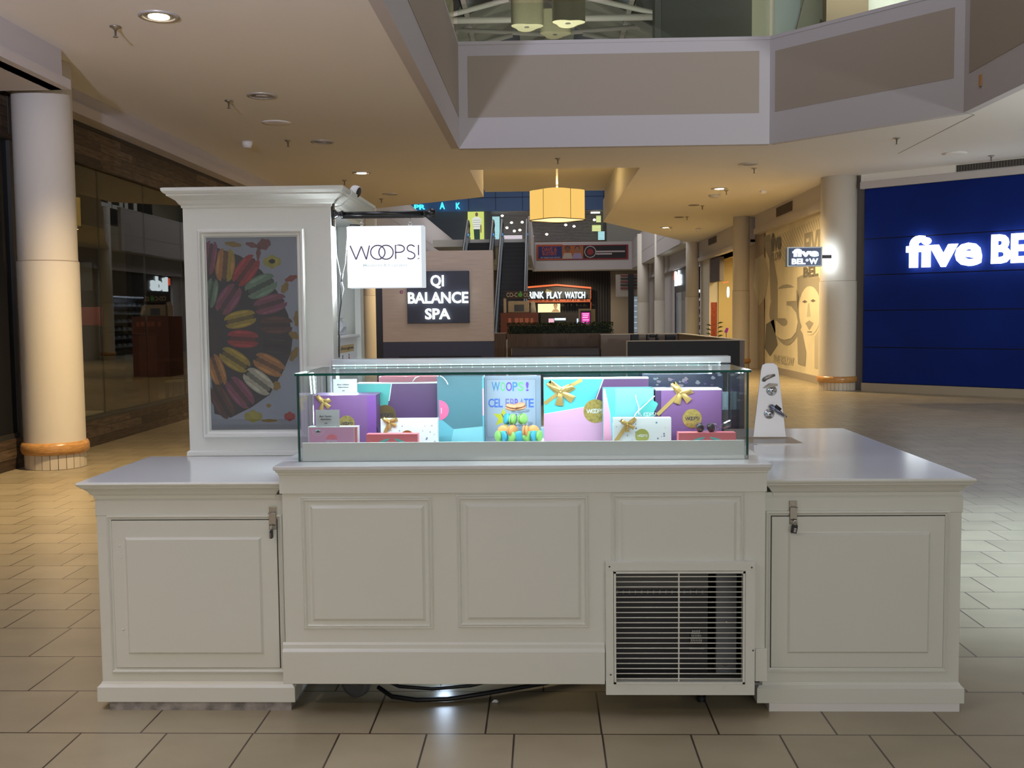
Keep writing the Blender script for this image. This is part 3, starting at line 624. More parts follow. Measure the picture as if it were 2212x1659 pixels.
# ---- picture tower
tx0, tx1, ty0, ty1 = -1.56, -.915, 4.475, 5.25
tw = thing('display_tower', 'tall white tower cabinet with crown moulding behind the left cabinet', 'cabinet', (-1.24, 4.86, 0))
side = M('tower_inner_white', (.76, .78, .82), .45)
m = MB(); m.box(tx0, tx1, ty0, ty0+.03, 0, 1.965, white); m.box(tx0, tx0+.02, ty0+.0305, ty1-.0205, 0, 1.965, white); m.box(tx0, tx1, ty1-.02, ty1, 0, 1.965, white); m.box(tx0+.021, tx1-.001, ty0+.0305, ty1-.0205, 1.93, 1.96, white)
m.box(tx1-.03, tx1, ty0+.0305, ty0+.10, 0, 1.929, white); m.box(tx1-.03, tx1, ty1-.09, ty1-.0205, 0, 1.929, white); m.build('carcass', tw, .0015)
m = MB(); m.sweep([(tx0, ty1), (tx0, ty0), (tx1, ty0), (tx1, ty1)], [(0, 1.955), (.004, 1.955), (.006, 1.966), (.012, 1.97), (.022, 1.985), (.042, 1.998), (.052, 2.003), (.053, 2.010), (.060, 2.013), (.068, 2.022), (.070, 2.034)], white); m.box(tx0-.065, tx1+.065, ty0-.065, ty1, 2.028, 2.036, white); m.build('crown_moulding', tw)
m = MB(); m.sweep([(tx0, ty1), (tx0, ty0), (tx1, ty0), (tx1, ty1)], [(0, .877), (.010, .877), (.010, .893), (.004, .899), (0, .90)], white); m.build('skirting', tw)
m = MB(); m.box(tx1-.13, tx1-.12, ty0+.031, ty1-.021, .05, 1.929, side); m.build('side_board', tw)
m = MB(); m.box(tx1-.118, tx1-.006, ty0+.10, ty1-.09, 1.382, 1.392, whitep); m.box(tx1-.032, tx1-.022, ty0+.10, ty1-.09, .9, 1.382, side); m.build('shelf', tw)
m = MB(); fx0, fx1, fz0, fz1 = -1.493, -1.031, .957, 1.860
m.frame(fx0, fx1, fz0, fz1, ty0, [(0, 0), (0, .020), (.005, .026), (.012, .026), (.018, .015), (.024, .012), (.027, .012), (.030, .004), (.033, .004)], white); m.build('picture_frame', tw)

# the macaron picture: a flat print in the frame
pr = MB(); px0, px1, pz0, pz1 = -1.460, -1.066, .990, 1.826; yp = ty0-.0035
pr.box(px0, px1, yp, ty0-.001, pz0, pz1, M('print_backdrop', (.29, .30, .33), .25, noise=.12, nscale=3)); pr.box(px0, px1, yp-.0003, yp, pz0, pz0+.022, M('print_margin', (.22, .23, .25), .3))
def zx(u, v):   # zoomed crop coordinates of the print -> wall plane
    x = 420+u/3.457; y = 480+v/3.457; p = atY(x, y, 4.472); return p.x, p.z
def clipx(x): return max(px0+.001, min(px1-.001, x))
def blob(pts, mat, lay):
    P = []
    for x, z in pts: P.append((clipx(x), yp-.0004-.00025*lay, max(pz0+.001, min(pz1-.001, z))))
    pr.poly(P, mat)
S3 = lambda n, c: M(n, tuple(v*.72 for v in c), .3, noise=.15, nscale=30)
pdark = S3('print_shadow', (.025, .018, .022))
blob([zx(*p) for p in ((85, 150), (190, 200), (340, 250), (500, 360), (620, 520), (700, 690), (735, 850), (720, 980), (660, 1120), (560, 1290), (430, 1380), (270, 1460), (150, 1430), (110, 1000))], pdark, 0)
tones = dict(rose=(.22, .055, .085), orange=(.42, .17, .035), red=(.33, .018, .022), green=(.16, .25, .15), yellow=(.38, .25, .015), brown=(.085, .026, .018), choc=(.035, .017, .012), cream=(.50, .44, .30), dark=(.018, .012, .012))
def mac(u, v, L, T, ang, tone, tone2=None):   # one printed macaron lying side-on: two shells and a filling
    cx_, cz_ = zx(u, v); s_ = 1/3.457*4.472/2237; L *= s_; T *= s_; ca_, sa_ = math.cos(R(ang)), math.sin(R(ang))
    def tr(a, b): return (cx_+a*ca_-b*sa_, cz_+a*sa_+b*ca_)
    mats = [S3('print_'+tone, tones[tone]), S3('print_'+(tone2 or tone), tones[tone2 or tone])]
    fil = S3('print_fill_'+tone, tuple(c*.38 for c in tones[tone]))
    blob([tr(L*.44*math.cos(R(k*15)), T*.30*math.sin(R(k*15))) for k in range(24)], fil, 1)
    for sg, mt in ((1, mats[0]), (-1, mats[1])):
        P = [tr(L*.5*math.cos(R(k*12)), sg*(T*.12+T*.38*math.sin(R(k*12))**.8)) for k in range(0, 16)]
        rim = [tr(L*(-.5+k/12), sg*(T*.10+T*.035*(k % 2))) for k in range(13)]
        blob(P+rim[1:-1], mt, 2)
        lite = S3('print_lite_'+tone, tuple(min(1, c*1.45+.01) for c in tones[tone]))
        blob([tr(L*.30*math.cos(R(k*30)), sg*(T*.36+T*.065*math.sin(R(k*30)))) for k in range(12)], lite, 3)
for a in ((115, 265, 250, 110, 80, 'rose'), (230, 320, 245, 150, 84, 'orange', 'yellow'), (385, 360, 250, 150, 52, 'red'), (498, 478, 245, 160, 25, 'green'), (125, 530, 220, 100, 78, 'green'),
          (255, 575, 240, 150, 55, 'rose'), (568, 612, 250, 140, 15, 'rose'), (343, 725, 240, 130, 12, 'yellow'), (612, 768, 245, 135, 0, 'brown'), (363, 872, 235, 135, -4, 'red'), (612, 925, 235, 130, -8, 'dark'),
          (302, 1028, 245, 140, -33, 'yellow'), (558, 1065, 245, 140, -28, 'orange'), (478, 1190, 245, 150, -38, 'cream'), (168, 1105, 245, 120, -72, 'orange'), (340, 1272, 260, 150, -52, 'rose'), (205, 1340, 270, 140, -62, 'brown')): mac(*a)
def leaf(u, v, L, T, ang, col, nm):
    cx_, cz_ = zx(u, v); s_ = 1/3.457*4.472/2237; L *= s_; T *= s_; ca_, sa_ = math.cos(R(ang)), math.sin(R(ang))
    blob([(cx_+L/2*math.cos(R(k*30))*ca_-T/2*math.sin(R(k*30))*(1 if k % 2 else .7)*sa_, cz_+L/2*math.cos(R(k*30))*sa_+T/2*math.sin(R(k*30))*(1 if k % 2 else .7)*ca_) for k in range(12)], S3(nm, col), 1)
leaf(290, 165, 130, 45, -8, (.30, .17, .02), 'print_leaf_ochre'); leaf(430, 170, 100, 45, -15, (.20, .06, .05), 'print_leaf_red'); leaf(520, 165, 105, 95, 20, (.17, .06, .05), 'print_leaf_red'); leaf(478, 230, 100, 40, 85, (.2, .06, .05), 'print_leaf_red')
leaf(580, 295, 135, 110, 0, (.40, .33, .04), 'print_flower'); leaf(580, 292, 50, 40, 0, (.25, .16, .02), 'print_flower_eye'); leaf(722, 420, 100, 50, 20, (.28, .04, .02), 'print_leaf_rust'); leaf(675, 490, 90, 60, 62, (.33, .2, .03), 'print_leaf_ochre')
leaf(765, 720, 120, 55, 88, (.30, .18, .02), 'print_leaf_ochre'); leaf(745, 845, 90, 60, -30, (.35, .2, .03), 'print_leaf_ochre'); leaf(745, 985, 120, 60, 62, (.33, .2, .03), 'print_leaf_ochre'); leaf(612, 1222, 70, 80, 70, (.4, .28, .05), 'print_leaf_ochre')
leaf(555, 1370, 38, 34, 0, (.3, .2, .03), 'print_leaf_ochre'); leaf(440, 1450, 140, 100, 0, (.42, .34, .03), 'print_flower'); leaf(560, 1482, 120, 28, 0, (.36, .26, .03), 'print_leaf_ochre'); leaf(712, 1450, 85, 80, 0, (.40, .02, .02), 'print_berry')
cl = [zx(u, v) for u, v in ((100, 690), (160, 740), (195, 800), (198, 880), (160, 960), (112, 980))]; blob([(px0+.001, zx(0, 660)[1])]+cl+[(px0+.001, zx(0, 1000)[1])], S3('print_seedhead', (.04, .02, .02)), 3)
for k in range(40):
    u, v = random.uniform(100, 180), random.uniform(730, 930); x, z = zx(u, v); blob([(x-.001, z), (x, z-.001), (x+.001, z), (x, z+.001)], S3('print_seed', (.3, .14, .08)), 4)
pic = pr.build('macaron_print', tw, fix=False)
for p in pic.data.polygons:
    if p.normal.y > .1 and p.center.y < yp-.0002: p.flip()
m = MB(); m.box(px0+.0, px1, yp-.0042, yp-.003, pz0, pz1, clearpl); m.build('picture_glazing', tw)

# things on and in the tower
m = MB(); p = [atX(728, 748, -.937), atX(764, 748, -.937), atX(764, 788, -.937), atX(728, 788, -.937)]
ys0, ys1 = p[0].y, p[1].y; zt, zb = p[0].z, p[2].z-.05
m.box(-.9375, -.9365, ys0, ys1, zb, zt, paper); m.box(-.9366, -.9360, ys0, ys1, zt-.035, zt, M('poster_tan', (.55, .40, .20), .6))
m.text('Allergies', Vector((-.9358, ys0+.01, zt-.026)), Y_, Z_, ys1-ys0-.02, .018, dark, .0004, .01)
for a, b, c in ((.30, .05, 'poster_blue'), (.68, .03, 'poster_red')):
    yq = ys0+(ys1-ys0)*a; mt = M(c, (.05, .10, .25) if c[-1] == 'e' else (.55, .03, .03), .6); m.ell((-.9357, yq, zt-.050), Y_, Z_, .010, .006, M('poster_hair', (.08, .03, .02), .6), 10); m.box(-.936, -.9355, yq-.012, yq+.012, zt-.095, zt-.058, mt)
tag(m.build('allergy_poster'), 'small white allergy notice with a tan heading and two little figures on the tower\'s side', 'notice')
m = MB(); a = atX(737, 645, -1.034); b = atX(762, 672, -1.034); m.box(-1.0348, -1.034, a.y, b.y, b.z, a.z, paper)
for k in range(5): m.box(-1.0342, -1.0338, a.y+.02, b.y-.02-.03*(k % 2), a.z-.02-.018*k, a.z-.012-.018*k, M('faint_print', (.40, .40, .44), .7))
tag(m.build('paper_notice'), 'pale printed paper notice inside the tower, above the plastic bags', 'notice')
a = atX(719, 515, -1.034); m = MB(); m.box(-1.0349, -1.034, a.y, a.y+.07, a.z-.03, a.z+.0, M('tape_blue', (.03, .12, .45), .5)); tag(m.build('blue_tape'), 'small piece of blue tape on the tower\'s inner side board', 'tape')
def plastic_bag(y, zb_, w_, h_, label, mt, seed):
    random.seed(seed); m = MB(); n = 12; prof = [(.35, 0), (.5, .12), (.48, .45), (.30, .70), (.16, .80), (.10, .86), (.22, .95), (.28, 1)]
    vs = []; x = -.975
    for r, h in prof:
        for k in range(n): q = 2*math.pi*k/n; j = 1+random.uniform(-.22, .22); vs.append((x+r*w_*.30*math.cos(q)*j, y+r*w_*math.sin(q)*j, zb_+h*h_))
    m.add(vs, [(i*n+k, i*n+(k+1) % n, (i+1)*n+(k+1) % n, (i+1)*n+k) for i in range(len(prof)-1) for k in range(n)]+[tuple(range(n))], mt)
    return tag(m.build('plastic_bag'), label, 'plastic bag')
bagm = M('poly_bag', (.80, .83, .88), .15, trans=.35, spec=.8)
plastic_bag(4.70, 1.393, .13, .22, 'tall knotted clear plastic bag on the tower shelf', bagm, 3); plastic_bag(4.93, 1.393, .20, .085, 'low crumpled clear plastic bag on the tower shelf beside the tall one', bagm, 5)
sl = thing('clip_spotlight', 'white clip-on spotlight tilted on the tower\'s crown, black face forward', 'spotlight', (-.86, 4.74, 2.036))
o_ = atY(772, 415, 4.75); ax_ = Vector((.80, -.25, .35)).normalized()
def along(m, c, d, prof, mat, n=24):
    c = Vector(c); d = Vector(d).normalized(); x = d.cross(Z_).normalized(); y = d.cross(x); vs = []
    for r, h in prof:
        for k in range(n): q = 2*math.pi*k/n; vs.append(c+d*h+x*(r*math.cos(q))+y*(r*math.sin(q)))
    return m.add(vs, [(i*n+k, i*n+(k+1) % n, (i+1)*n+(k+1) % n, (i+1)*n+k) for i in range(len(prof)-1) for k in range(n)]+[tuple(range(n)), tuple(range((len(prof)-1)*n, len(prof)*n))], mat, True)
dsp = Vector((.82, -.20, -.28)).normalized()
m = MB(); along(m, o_-dsp*.02, dsp, [(.008, -.012), (.022, -.008), (.027, .0), (.028, .022), (.026, .026)], whitep); m.build('lamp_head', sl)
m = MB(); along(m, o_+dsp*.0065, dsp, [(.024, 0), (.022, .0015)], dark); m.build('lens', sl)
m = MB(); m.tube([o_-Z_*.02-dsp*.02, o_-Z_*.045-X_*.03, Vector((-.86, 4.74, 2.037))], .005, whitep); m.build('arm', sl)
m = MB(); a = atX(807-0, 455, -.845)
m.tube([(-.86, 4.70, 2.04), (-.85, 4.60, 2.045), (-.838, 4.56, 2.02), (-.85, 4.52, 1.985), (-.875, 4.50, 1.96), (-.905, 4.50, 1.955)], .0022, whitep); m.build('power_cord', sl)

# hanging sign and its bracket
yb_ = 4.44
br = thing('sign_bracket', 'black metal arm with ball end fixed to the tower\'s corner, holding the lit sign', 'bracket', (-.91, 4.5, 1.93))
Ya = 4.50
bx0 = -.913; bx1 = atY(925, 461, Ya).x; bz = atY(820, 462, Ya).z
m = MB(); m.prism([(bx0, Ya-.018, bz-.052), (bx0, Ya+.018, bz-.052), (bx0, Ya+.022, bz), (bx0, Ya+.018, bz+.052), (bx0, Ya-.018, bz+.052), (bx0, Ya-.022, bz)], (.008, 0, 0), blackm); m.lathe([(.020, .008), (.020, .014), (.012, .022), (.012, .035), (.017, .038), (.017, .046), (.011, .050)], (bx0, Ya, bz), blackm, 'x', 20); m.build('wall_plate', br, .002)
m = MB(); m.lathe([(.0115, bx0+.045), (.0115, bx1-.02)], (0, Ya, bz), blackm, 'x', 20); m.box(bx0+.04, bx1-.02, Ya-.006, Ya+.006, bz-.019, bz-.008, blackm); m.build('arm', br)
m = MB(); m.lathe([(.012, 0), (.017, .002), (.017, .008), (.010, .010), (.010, .014), (.017, .018), (.020, .024), (.0215, .033), (.020, .042), (.014, .050), (.003, .0535)], (bx1-.02, Ya, bz), blackm, 'x', 20); m.build('ball_finial', br)
sg = thing('lightbox_sign', 'glowing white square shop sign hanging from the black bracket', 'sign', (-.68, Ya, 1.6))
a = atY(750, 488.5, Ya-.035); b = atY(911, 621, Ya-.035); d_ = .035
sx0, sx1, sz0, sz1 = a.x, b.x, b.z, a.z
m = MB(); m.box(sx0, sx1+.012, Ya-d_+.001, Ya+d_-.001, sz0, sz1, E_('sign_rim', (.85, .93, 1), .75)); m.build('box_rim', sg, .003)
face_ = E_('sign_face', (.93, .97, 1), 1.7)
m = MB(); m.box(sx0+.003, sx1, Ya-d_-.002, Ya-d_, sz0+.003, sz1-.003, face_); m.box(sx0+.003, sx1, Ya+d_, Ya+d_+.002, sz0+.003, sz1-.003, face_); fc = m.build('light_face', sg)
m = MB(); m.box(sx0-.002, sx0-.0003, Ya-d_+.004, Ya+d_-.004, sz0+.004, sz1-.004, E_('tower_fill_glow', (.86, .93, 1), 45)); m.build('tower_fill_strip', sg)  # hidden glowing strip added to light the tower's side
m = MB(); ink = M('sign_ink', (.16, .15, .27), .6); W_ = sx1-sx0
l0 = atY(757, 561, Ya-d_); l1 = atY(904, 529, Ya-d_)
woops(m, (l0.x, Ya-d_-.0022, l0.z), X_, Z_, l1.x-l0.x, l1.z-l0.z, ink, .0058); m.build('lettering', fc)
m = MB(); f0 = atY(800, 578, Ya-d_); m.text('Macarons & Cupcakes', (f0.x-.03, Ya-d_-.0022, f0.z), X_, Z_, .19, .016, E_('faint_ink', (.50, .62, .68), .95), .0004, .015); m.build('lettering', fc)
for xx in (sx0+.055, sx1-.05):
    m = MB(); m.tube([(xx, Ya, bz-.018), (xx+.003, Ya, bz-.026), (xx-.003, Ya, bz-.034), (xx, Ya, bz-.04)], .0014, chrome, 6); m.tube([(xx+.008*math.cos(q*.52), Ya, sz1+.011+.008*math.sin(q*.52)) for q in range(12)], .002, chrome, 6, True); m.tube([(xx, Ya, bz-.04), (xx, Ya, sz1+.018)], .0014, chrome, 6)
    m.build('hanging_ring', sg)
m = MB(); m.tube([(sx0+.05, Ya, sz1+.006), (sx0+.01, Ya-.01, sz1+.008), (sx0-.008, Ya, sz1-.04), (sx0-.02, Ya, sz1-.16), (sx0-.045, Ya+.02, sz1-.24), (-.889, Ya+.03, 1.54), (-.902, Ya+.04, 1.47), (-.905, Ya+.04, 1.30)], .0028, dark); m.tube([(sx0-.032, Ya, sz1-.20), (sx0-.04, Ya+.012, sz1-.235)], .006, dark); m.build('power_cord', sg)
m = MB(); m.tube([(-.905, Ya+.02, 1.86), (-.903, Ya+.02, 1.75), (-.889, Ya+.03, 1.66), (-.876, Ya+.03, 1.60), (-.890, Ya+.03, 1.55), (-.904, Ya+.04, 1.46), (-.898, Ya+.04, 1.38), (-.903, Ya+.04, 1.28), (-.90, Ya+.04, 1.12)], .0017, M('cord_grey', (.35, .35, .38), .5)); tag(m.build('thin_cable'), 'thin grey cable hanging beside the sign\'s black cord along the tower\'s edge', 'cable')

# steel lock stand on the right counter
ls = thing('device_lock_stand', 'tapered brushed steel stand with two locks on the right counter', 'stand', (1.05, 4.95, .8755))
b0 = atZ(1622, 960, .877); b1 = atZ(1738, 960, .877)
m = MB(); m.prism([(b0.x+.03, b0.y, .8757), (b1.x, b0.y, .8757), (b1.x-.0, b0.y+.26, .8757), (b0.x+.0, b0.y+.26, .8757), (b0.x-.005, b0.y+.03, .8757)], (0, 0, .004), steel); m.build('base_plate', ls, .0008)
Yu = b0.y+.22; lean = .07
def su(x, y): p = atY(x, y, Yu); h = (p.z-.88); return Vector((p.x, Yu+h*lean, p.z))
m = MB(); outl = [su(1627, 944), su(1698, 944), su(1684, 800), su(1681, 789), su(1673, 785), su(1657, 785), su(1649, 789), su(1646, 800)]
m.prism(outl, (0, .005, 0), M('plate_steel', (.46, .46, .48), .38, .85)); m.build('upright', ls, .0008)
for k, (lx, ly) in enumerate(((1668, 844), (1662, 894))):
    p = su(lx, ly); m = MB(); m.lathe([(.024, -.001), (.024, -.008), (.019, -.013), (.011, -.011), (.010, -.018), (.006, -.019)], p, chrome, 'y', 28); lk = m.build('lock', ls)
    m = MB(); m.cyl((p.x, p.y-.021, p.z), .005, .003, dark, 'y', 12); m.build('keyhole', lk)
m = MB(); a, b = su(1651, 822), su(1674, 812); m.tube([a-Y_*.012, a-Y_*.02+X_*.008+Z_*.010, (a+b)/2-Y_*.022+Z_*.008, b-Y_*.018+Z_*.004], [.008, .009, .009, .006], steeld); m.build('lever', ls)
m = MB(); a, b = su(1650, 838), su(1680, 829); m.prism([a-Y_*.012, a+X_*.03+Z_*.022-Y_*.012, b-Y_*.012, b-Z_*.010-Y_*.012, a+X_*.02-Y_*.012], (0, -.006, 0), steeld); m.build('lever', ls)
m = MB(); a, b = su(1664, 876), su(1697, 900); m.tube([a-Y_*.02, (a+b)/2-Y_*.03, b-Y_*.03], [.010, .008, .004], M('lock_tumbler', (.25, .25, .33), .3, .8)); a2, b2 = su(1673, 875), su(1684, 884); m.tube([a2-Y_*.034, b2-Y_*.036], .007, dark); m.tube([su(1687, 890)-Y_*.03, su(1694, 899)-Y_*.034], .003, chrome); m.build('key', ls)

# ================================================================== GOODS IN THE CASE
FL, VB = .966, 1.0065   # tray floor, height of the tray's lip
pur = M('box_purple', (.17, .075, .22), .45); tealb = M('box_teal', (.08, .42, .40), .45); turq = M('box_turquoise', (.09, .55, .62), .45); pink = M('box_pink', (.72, .40, .62), .45); rosy = M('box_rose', (.80, .24, .30), .45)
cardw = M('box_white', (.78, .82, .84), .5); petrol = M('bag_petrol', (.06, .17, .22), .5); skyb = M('bag_sky', (.12, .40, .50), .5); mauve = M('bag_mauve', (.45, .16, .20), .5); plum = M('box_plum', (.06, .018, .08), .5)
coral = M('box_coral', (.85, .22, .26), .45); aqua = M('box_aqua', (.20, .72, .68), .45); dotg = M('dot_grey', (.22, .25, .38), .6); dotb = M('dot_blue', (.12, .28, .45), .6); ink2 = M('print_ink', (.03, .03, .05), .6)
def giftbox(name, label, group, xp0, xp1, yptop, Yf, depth, body, sidem=None, topm=None, zb=FL, twist=0):
    """box whose front face spans photo columns xp0..xp1 at distance Yf; returns root + frame helper"""
    a = atY(xp0, yptop, Yf); b = atY(xp1, yptop, Yf); x0, x1, zt = a.x, b.x, (a.z+b.z)/2
    root = thing(name, label, 'gift box', ((x0+x1)/2, Yf+depth/2, zb), group)
    m = MB(); m.box(x0, x1, Yf, Yf+depth, zb, zt, body)
    return root, m, x0, x1, zb, zt
def face(m, Yf, pts, mat, lay=1): m.poly([(x, Yf-.0003*lay, z) for x, z in pts], mat)
def inner(x0, x1, z0, z1): return lambda u, v: (x0+(x1-x0)*u, VB+(z1-VB)*v if v > 0 else z0)
def cap(o):
    return o
def bow(root, c, s_, ang, band=None, n_=(0, -1, 0), both=True):
    """gold satin bow on the front at c; band = list of (x,z) for the ribbon under it"""
    c = Vector(c); ca_, sa_ = math.cos(R(ang)), math.sin(R(ang))
    def P(a, b, h): return c+Vector((s_*(a*ca_-b*sa_), -h*s_, s_*(a*sa_+b*ca_)))
    m = MB()
    def strip(path, w0, w1):
        vs = []; L = len(path)
        for i, (a, b, h) in enumerate(path):
            q = path[min(i+1, L-1)]; r = path[max(i-1, 0)]; d = Vector((q[0]-r[0], q[1]-r[1])); d = d.normalized() if d.length else Vector((1, 0)); n2 = Vector((-d.y, d.x)); w_ = w0+(w1-w0)*i/(L-1)
            vs += [P(a+n2.x*w_, b+n2.y*w_, h+.03), P(a-n2.x*w_, b-n2.y*w_, h), P(a, b, h+.10)]
        fs = []
        for i in range(L-1): k = i*3; fs += [(k, k+2, k+5, k+3), (k+2, k+1, k+4, k+5)]
        m.add(vs, fs, gold, True)
    if both: strip([(0, 0, .15), (.35, .18, .32), (.8, .42, .30), (.95, .40, .2), (.7, .30, .12), (.2, .05, .1)], .13, .34)
    strip([(0, 0, .15), (-.35, .25, .35), (-.75, .62, .3), (-.9, .75, .2), (-.6, .45, .12), (-.1, .05, .1)], .13, .34)
    strip([(0, 0, .14), (.45, -.28, .22), (.95, -.62, .1)], .13, .32); strip([(0, 0, .14), (-.05, -.5, .2), (-.12, -1.05, .1)], .13, .32)
    m.lathe([(.01, -.16), (.10, -.12), (.14, 0), (.10, .12), (.01, .16)], (0, 0, 0), gold, 'z', 10)
    k = 10*5
    for i in range(len(m.v)-k, len(m.v)): v = Vector(m.v[i]); m.v[i] = tuple(P(v.x, v.z, .22+v.y))
    o = m.build('ribbon_bow', root, fix=False)
    if band:
        m = MB(); m.ribbon([(x, c.y-.0012, z) for x, z in band], .014, (0, -1, 0), gold, .0012); m.build('ribbon_band', root)
def sticker(root, x, z, Yf, r, mat, ink, word=True, a0=0, a1=360, wsc=1.45):
    m = MB(); m.prism([(x+r*math.cos(R(a0+(a1-a0)*k/28)), Yf-.0008, z+r*math.sin(R(a0+(a1-a0)*k/28))) for k in range(28 if a1-a0 == 360 else 29)], (0, -.0006, 0), mat); o = m.build('round_sticker', root)
    if word:
        m = MB(); woops(m, (x-r*wsc/2, Yf-.0016, z-r*.16), X_, Z_, r*wsc, r*.34, ink, max(.0009, r*.055), .0004); m.build('lettering', o)
G1 = 'gift boxes in the glass case'
def px(x, y, Y): p = atY(x, y, Y); return (p.x, p.z)
# 1 purple box with bow (left)
Yf = 4.02; rt, m, x0, x1, z0, z1 = giftbox('gift_box', 'purple gift box with a gold bow at the far left of the case', G1, 677, 812, 854, Yf, .10, pur)
face(m, Yf, [(x1-.035, z0), (x1, z0), (x1, z1), (x1-.035, z1)], M('box_purple_fold', (.17, .06, .28), .4)); m.add([(x0, Yf, z1), (x1, Yf, z1), (x1+.006, Yf+.1, z1+.004), (x0, Yf+.1, z1+.004)], [(0, 1, 2, 3)], M('box_lilac', (.34, .22, .45), .5)); m.build('carton', rt, fix=False)
bow(rt, (*px(698, 868, Yf), 0)[:1]+(Yf, px(698, 868, Yf)[1]), .030, -8); sticker(rt, *px(749, 915, Yf), Yf, .032, goldfoil, ink2)
# 2 large purple / teal box
Yf = 4.13; rt, m, x0, x1, z0, z1 = giftbox('gift_box', 'large upright purple and teal box with pink edge, behind the first purple one', G1, 772, 946, 829, Yf, .05, M('box_deep_purple', (.085, .035, .12), .45))
f = inner(x0, x1, z0, z1); face(m, Yf, [f(0, 0), f(.28, 0), f(.385, .66), f(.42, 1), f(0, 1)], tealb); face(m, Yf, [f(.385, .66), f(.395, .66), f(.43, 1), f(.42, 1)], cardw, 2)
m.prism([(x1+.0005, Yf, z0), (x1+.010, Yf-.001, z0), (x1+.010, Yf-.001, z1), (x1+.0005, Yf, z1)], (0, .05, 0), M('edge_pink', (.80, .35, .42), .5)); m.prism([(x0, Yf, z1+.0005), (x1+.01, Yf, z1+.0005), (x1+.01, Yf, z1+.004), (x0, Yf, z1+.004)], (0, .05, 0), cardw); m.build('carton', rt)
sticker(rt, *px(833, 897, Yf), Yf, .042, M('gold_dark', (.20, .14, .06), .35, .7), ink2)
# 3 small pink box front left
Yf = 3.855; rt, m, x0, x1, z0, z1 = giftbox('gift_box', 'small pink white-edged box at the front left of the case', G1, 665, 772, 922, Yf, .045, cardw, zb=FL)
e = .004; f = inner(x0, x1, z0, z1); face(m, Yf, [(x0+e, z0+.004), (x1-.014, z0+.004), (x1-.014, z1-.003), (x0+e, z1-.003)], pink); face(m, Yf, [(x1-.011, z0+.004), (x1-.001, z0+.004), (x1-.001, z1-.003), (x1-.011, z1-.003)], rosy, 1); m.build('carton', rt)
sticker(rt, *px(717, 951, Yf), Yf, .023, rosy, cardw, a0=10, a1=170, word=False); m = MB(); a = px(705, 955.5, Yf); woops(m, (a[0], Yf-.002, a[1]-.002), X_, Z_, .040, .009, cardw, .0014, .0004); m.build('lettering', rt)
m = MB(); cxh, czh = px(687, 932, Yf); m.ell((cxh-.004, Yf-.0006, czh+.002), X_, Z_, .006, .006, M('pale_blue', (.55, .75, .82), .5), 12); m.ell((cxh+.004, Yf-.0006, czh+.002), X_, Z_, .006, .006, M('pale_blue'), 12); m.poly([(cxh-.009, Yf-.0006, czh), (cxh+.009, Yf-.0006, czh), (cxh, Yf-.0006, czh-.010)], M('pale_blue'))
for k in range(14): a = R(180+k*180/13); m.ell((cxh+.021*math.cos(a), Yf-.0006, czh+.003+.021*math.sin(a)*.9), X_, Z_, .0014, .0014, cardw, 6)
m.build('printed_heart', rt, fix=False)
# cards
def card(x0p, y0p, x1p, y1p, Y, l1, l2, l3, label):
    a, b = atY(x0p, y1p, Y), atY(x1p, y0p, Y); cardm = M('card_grey_white', (.55, .57, .60), .6); m = MB(); m.box(a.x, b.x, Y, Y+.0012, a.z, b.z, cardm); m.prism([(a.x, Y, a.z), (b.x, Y, a.z), (b.x, Y+.02, a.z), (a.x, Y+.02, a.z)], (0, 0, .0006), cardw)
    W, H = b.x-a.x, b.z-a.z
    for t_, u0, u1, v0, v1 in ((l1, .16, .68, .54, .66), (l2, .21, .64, .36, .48), (l3, .37, .49, .14, .23)): m.text(t_, (a.x+W*u0, Y-.0006, a.z+H*v0), X_, Z_, W*(u1-u0), H*(v1-v0), ink2, .0005, .018, .35)
    tag(m.build('price_card'), label, 'price card', 'price cards in the glass case')
card(682, 885, 733, 921.5, 3.862, 'Best Tasting', 'Experience', '$30', 'white price card reading Best Tasting Experience, standing on the small pink box')
card(720, 818.5, 771, 850, 4.03, 'Best Gifting', 'Experience', '$60', 'white price card reading Best Gifting Experience, standing on the purple box')
# dotted boxes
def dotted(x0p, x1p, ytp, Yf, label, bc, st, seed):
    rt, m, x0, x1, z0, z1 = giftbox('gift_box', label, G1, x0p, x1p, ytp, Yf, .045, cardw)
    random.seed(seed)
    for k in range(34):
        u, v = random.uniform(.05, .95), random.uniform(.08, .93); r = random.choice((.0012, .0018, .0026, .0036)); m.ell((x0+(x1-x0)*u, Yf-.0003, z0+(z1-z0)*v), X_, Z_, r, r, random.choice((dotg, dotb, dotg)), 10)
    m.build('carton', rt, fix=False); bow(rt, (px(*bc, Yf)[0], Yf, px(*bc, Yf)[1]), .026, 5, [(x0, z0+.022), px(*bc, Yf), (px(bc[0]+18, ytp, Yf)[0], z1)])
    sticker(rt, *px(st[0], st[1], Yf), Yf, .026, st[2], st[3]); return rt
dotted(822, 945, 905, 3.96, 'white dotted box with a gold bow, before the large purple and teal box', (841, 912), (880, 944, M('copper_foil', (.45, .16, .05), .3, .7), cardw), 4)
dotted(1325, 1450, 903, 3.90, 'white dotted box with a gold bow, in front of the pale teal bag', (1355, 917), (1387, 941, M('gold_green', (.42, .44, .12), .3, .6), cardw), 9)
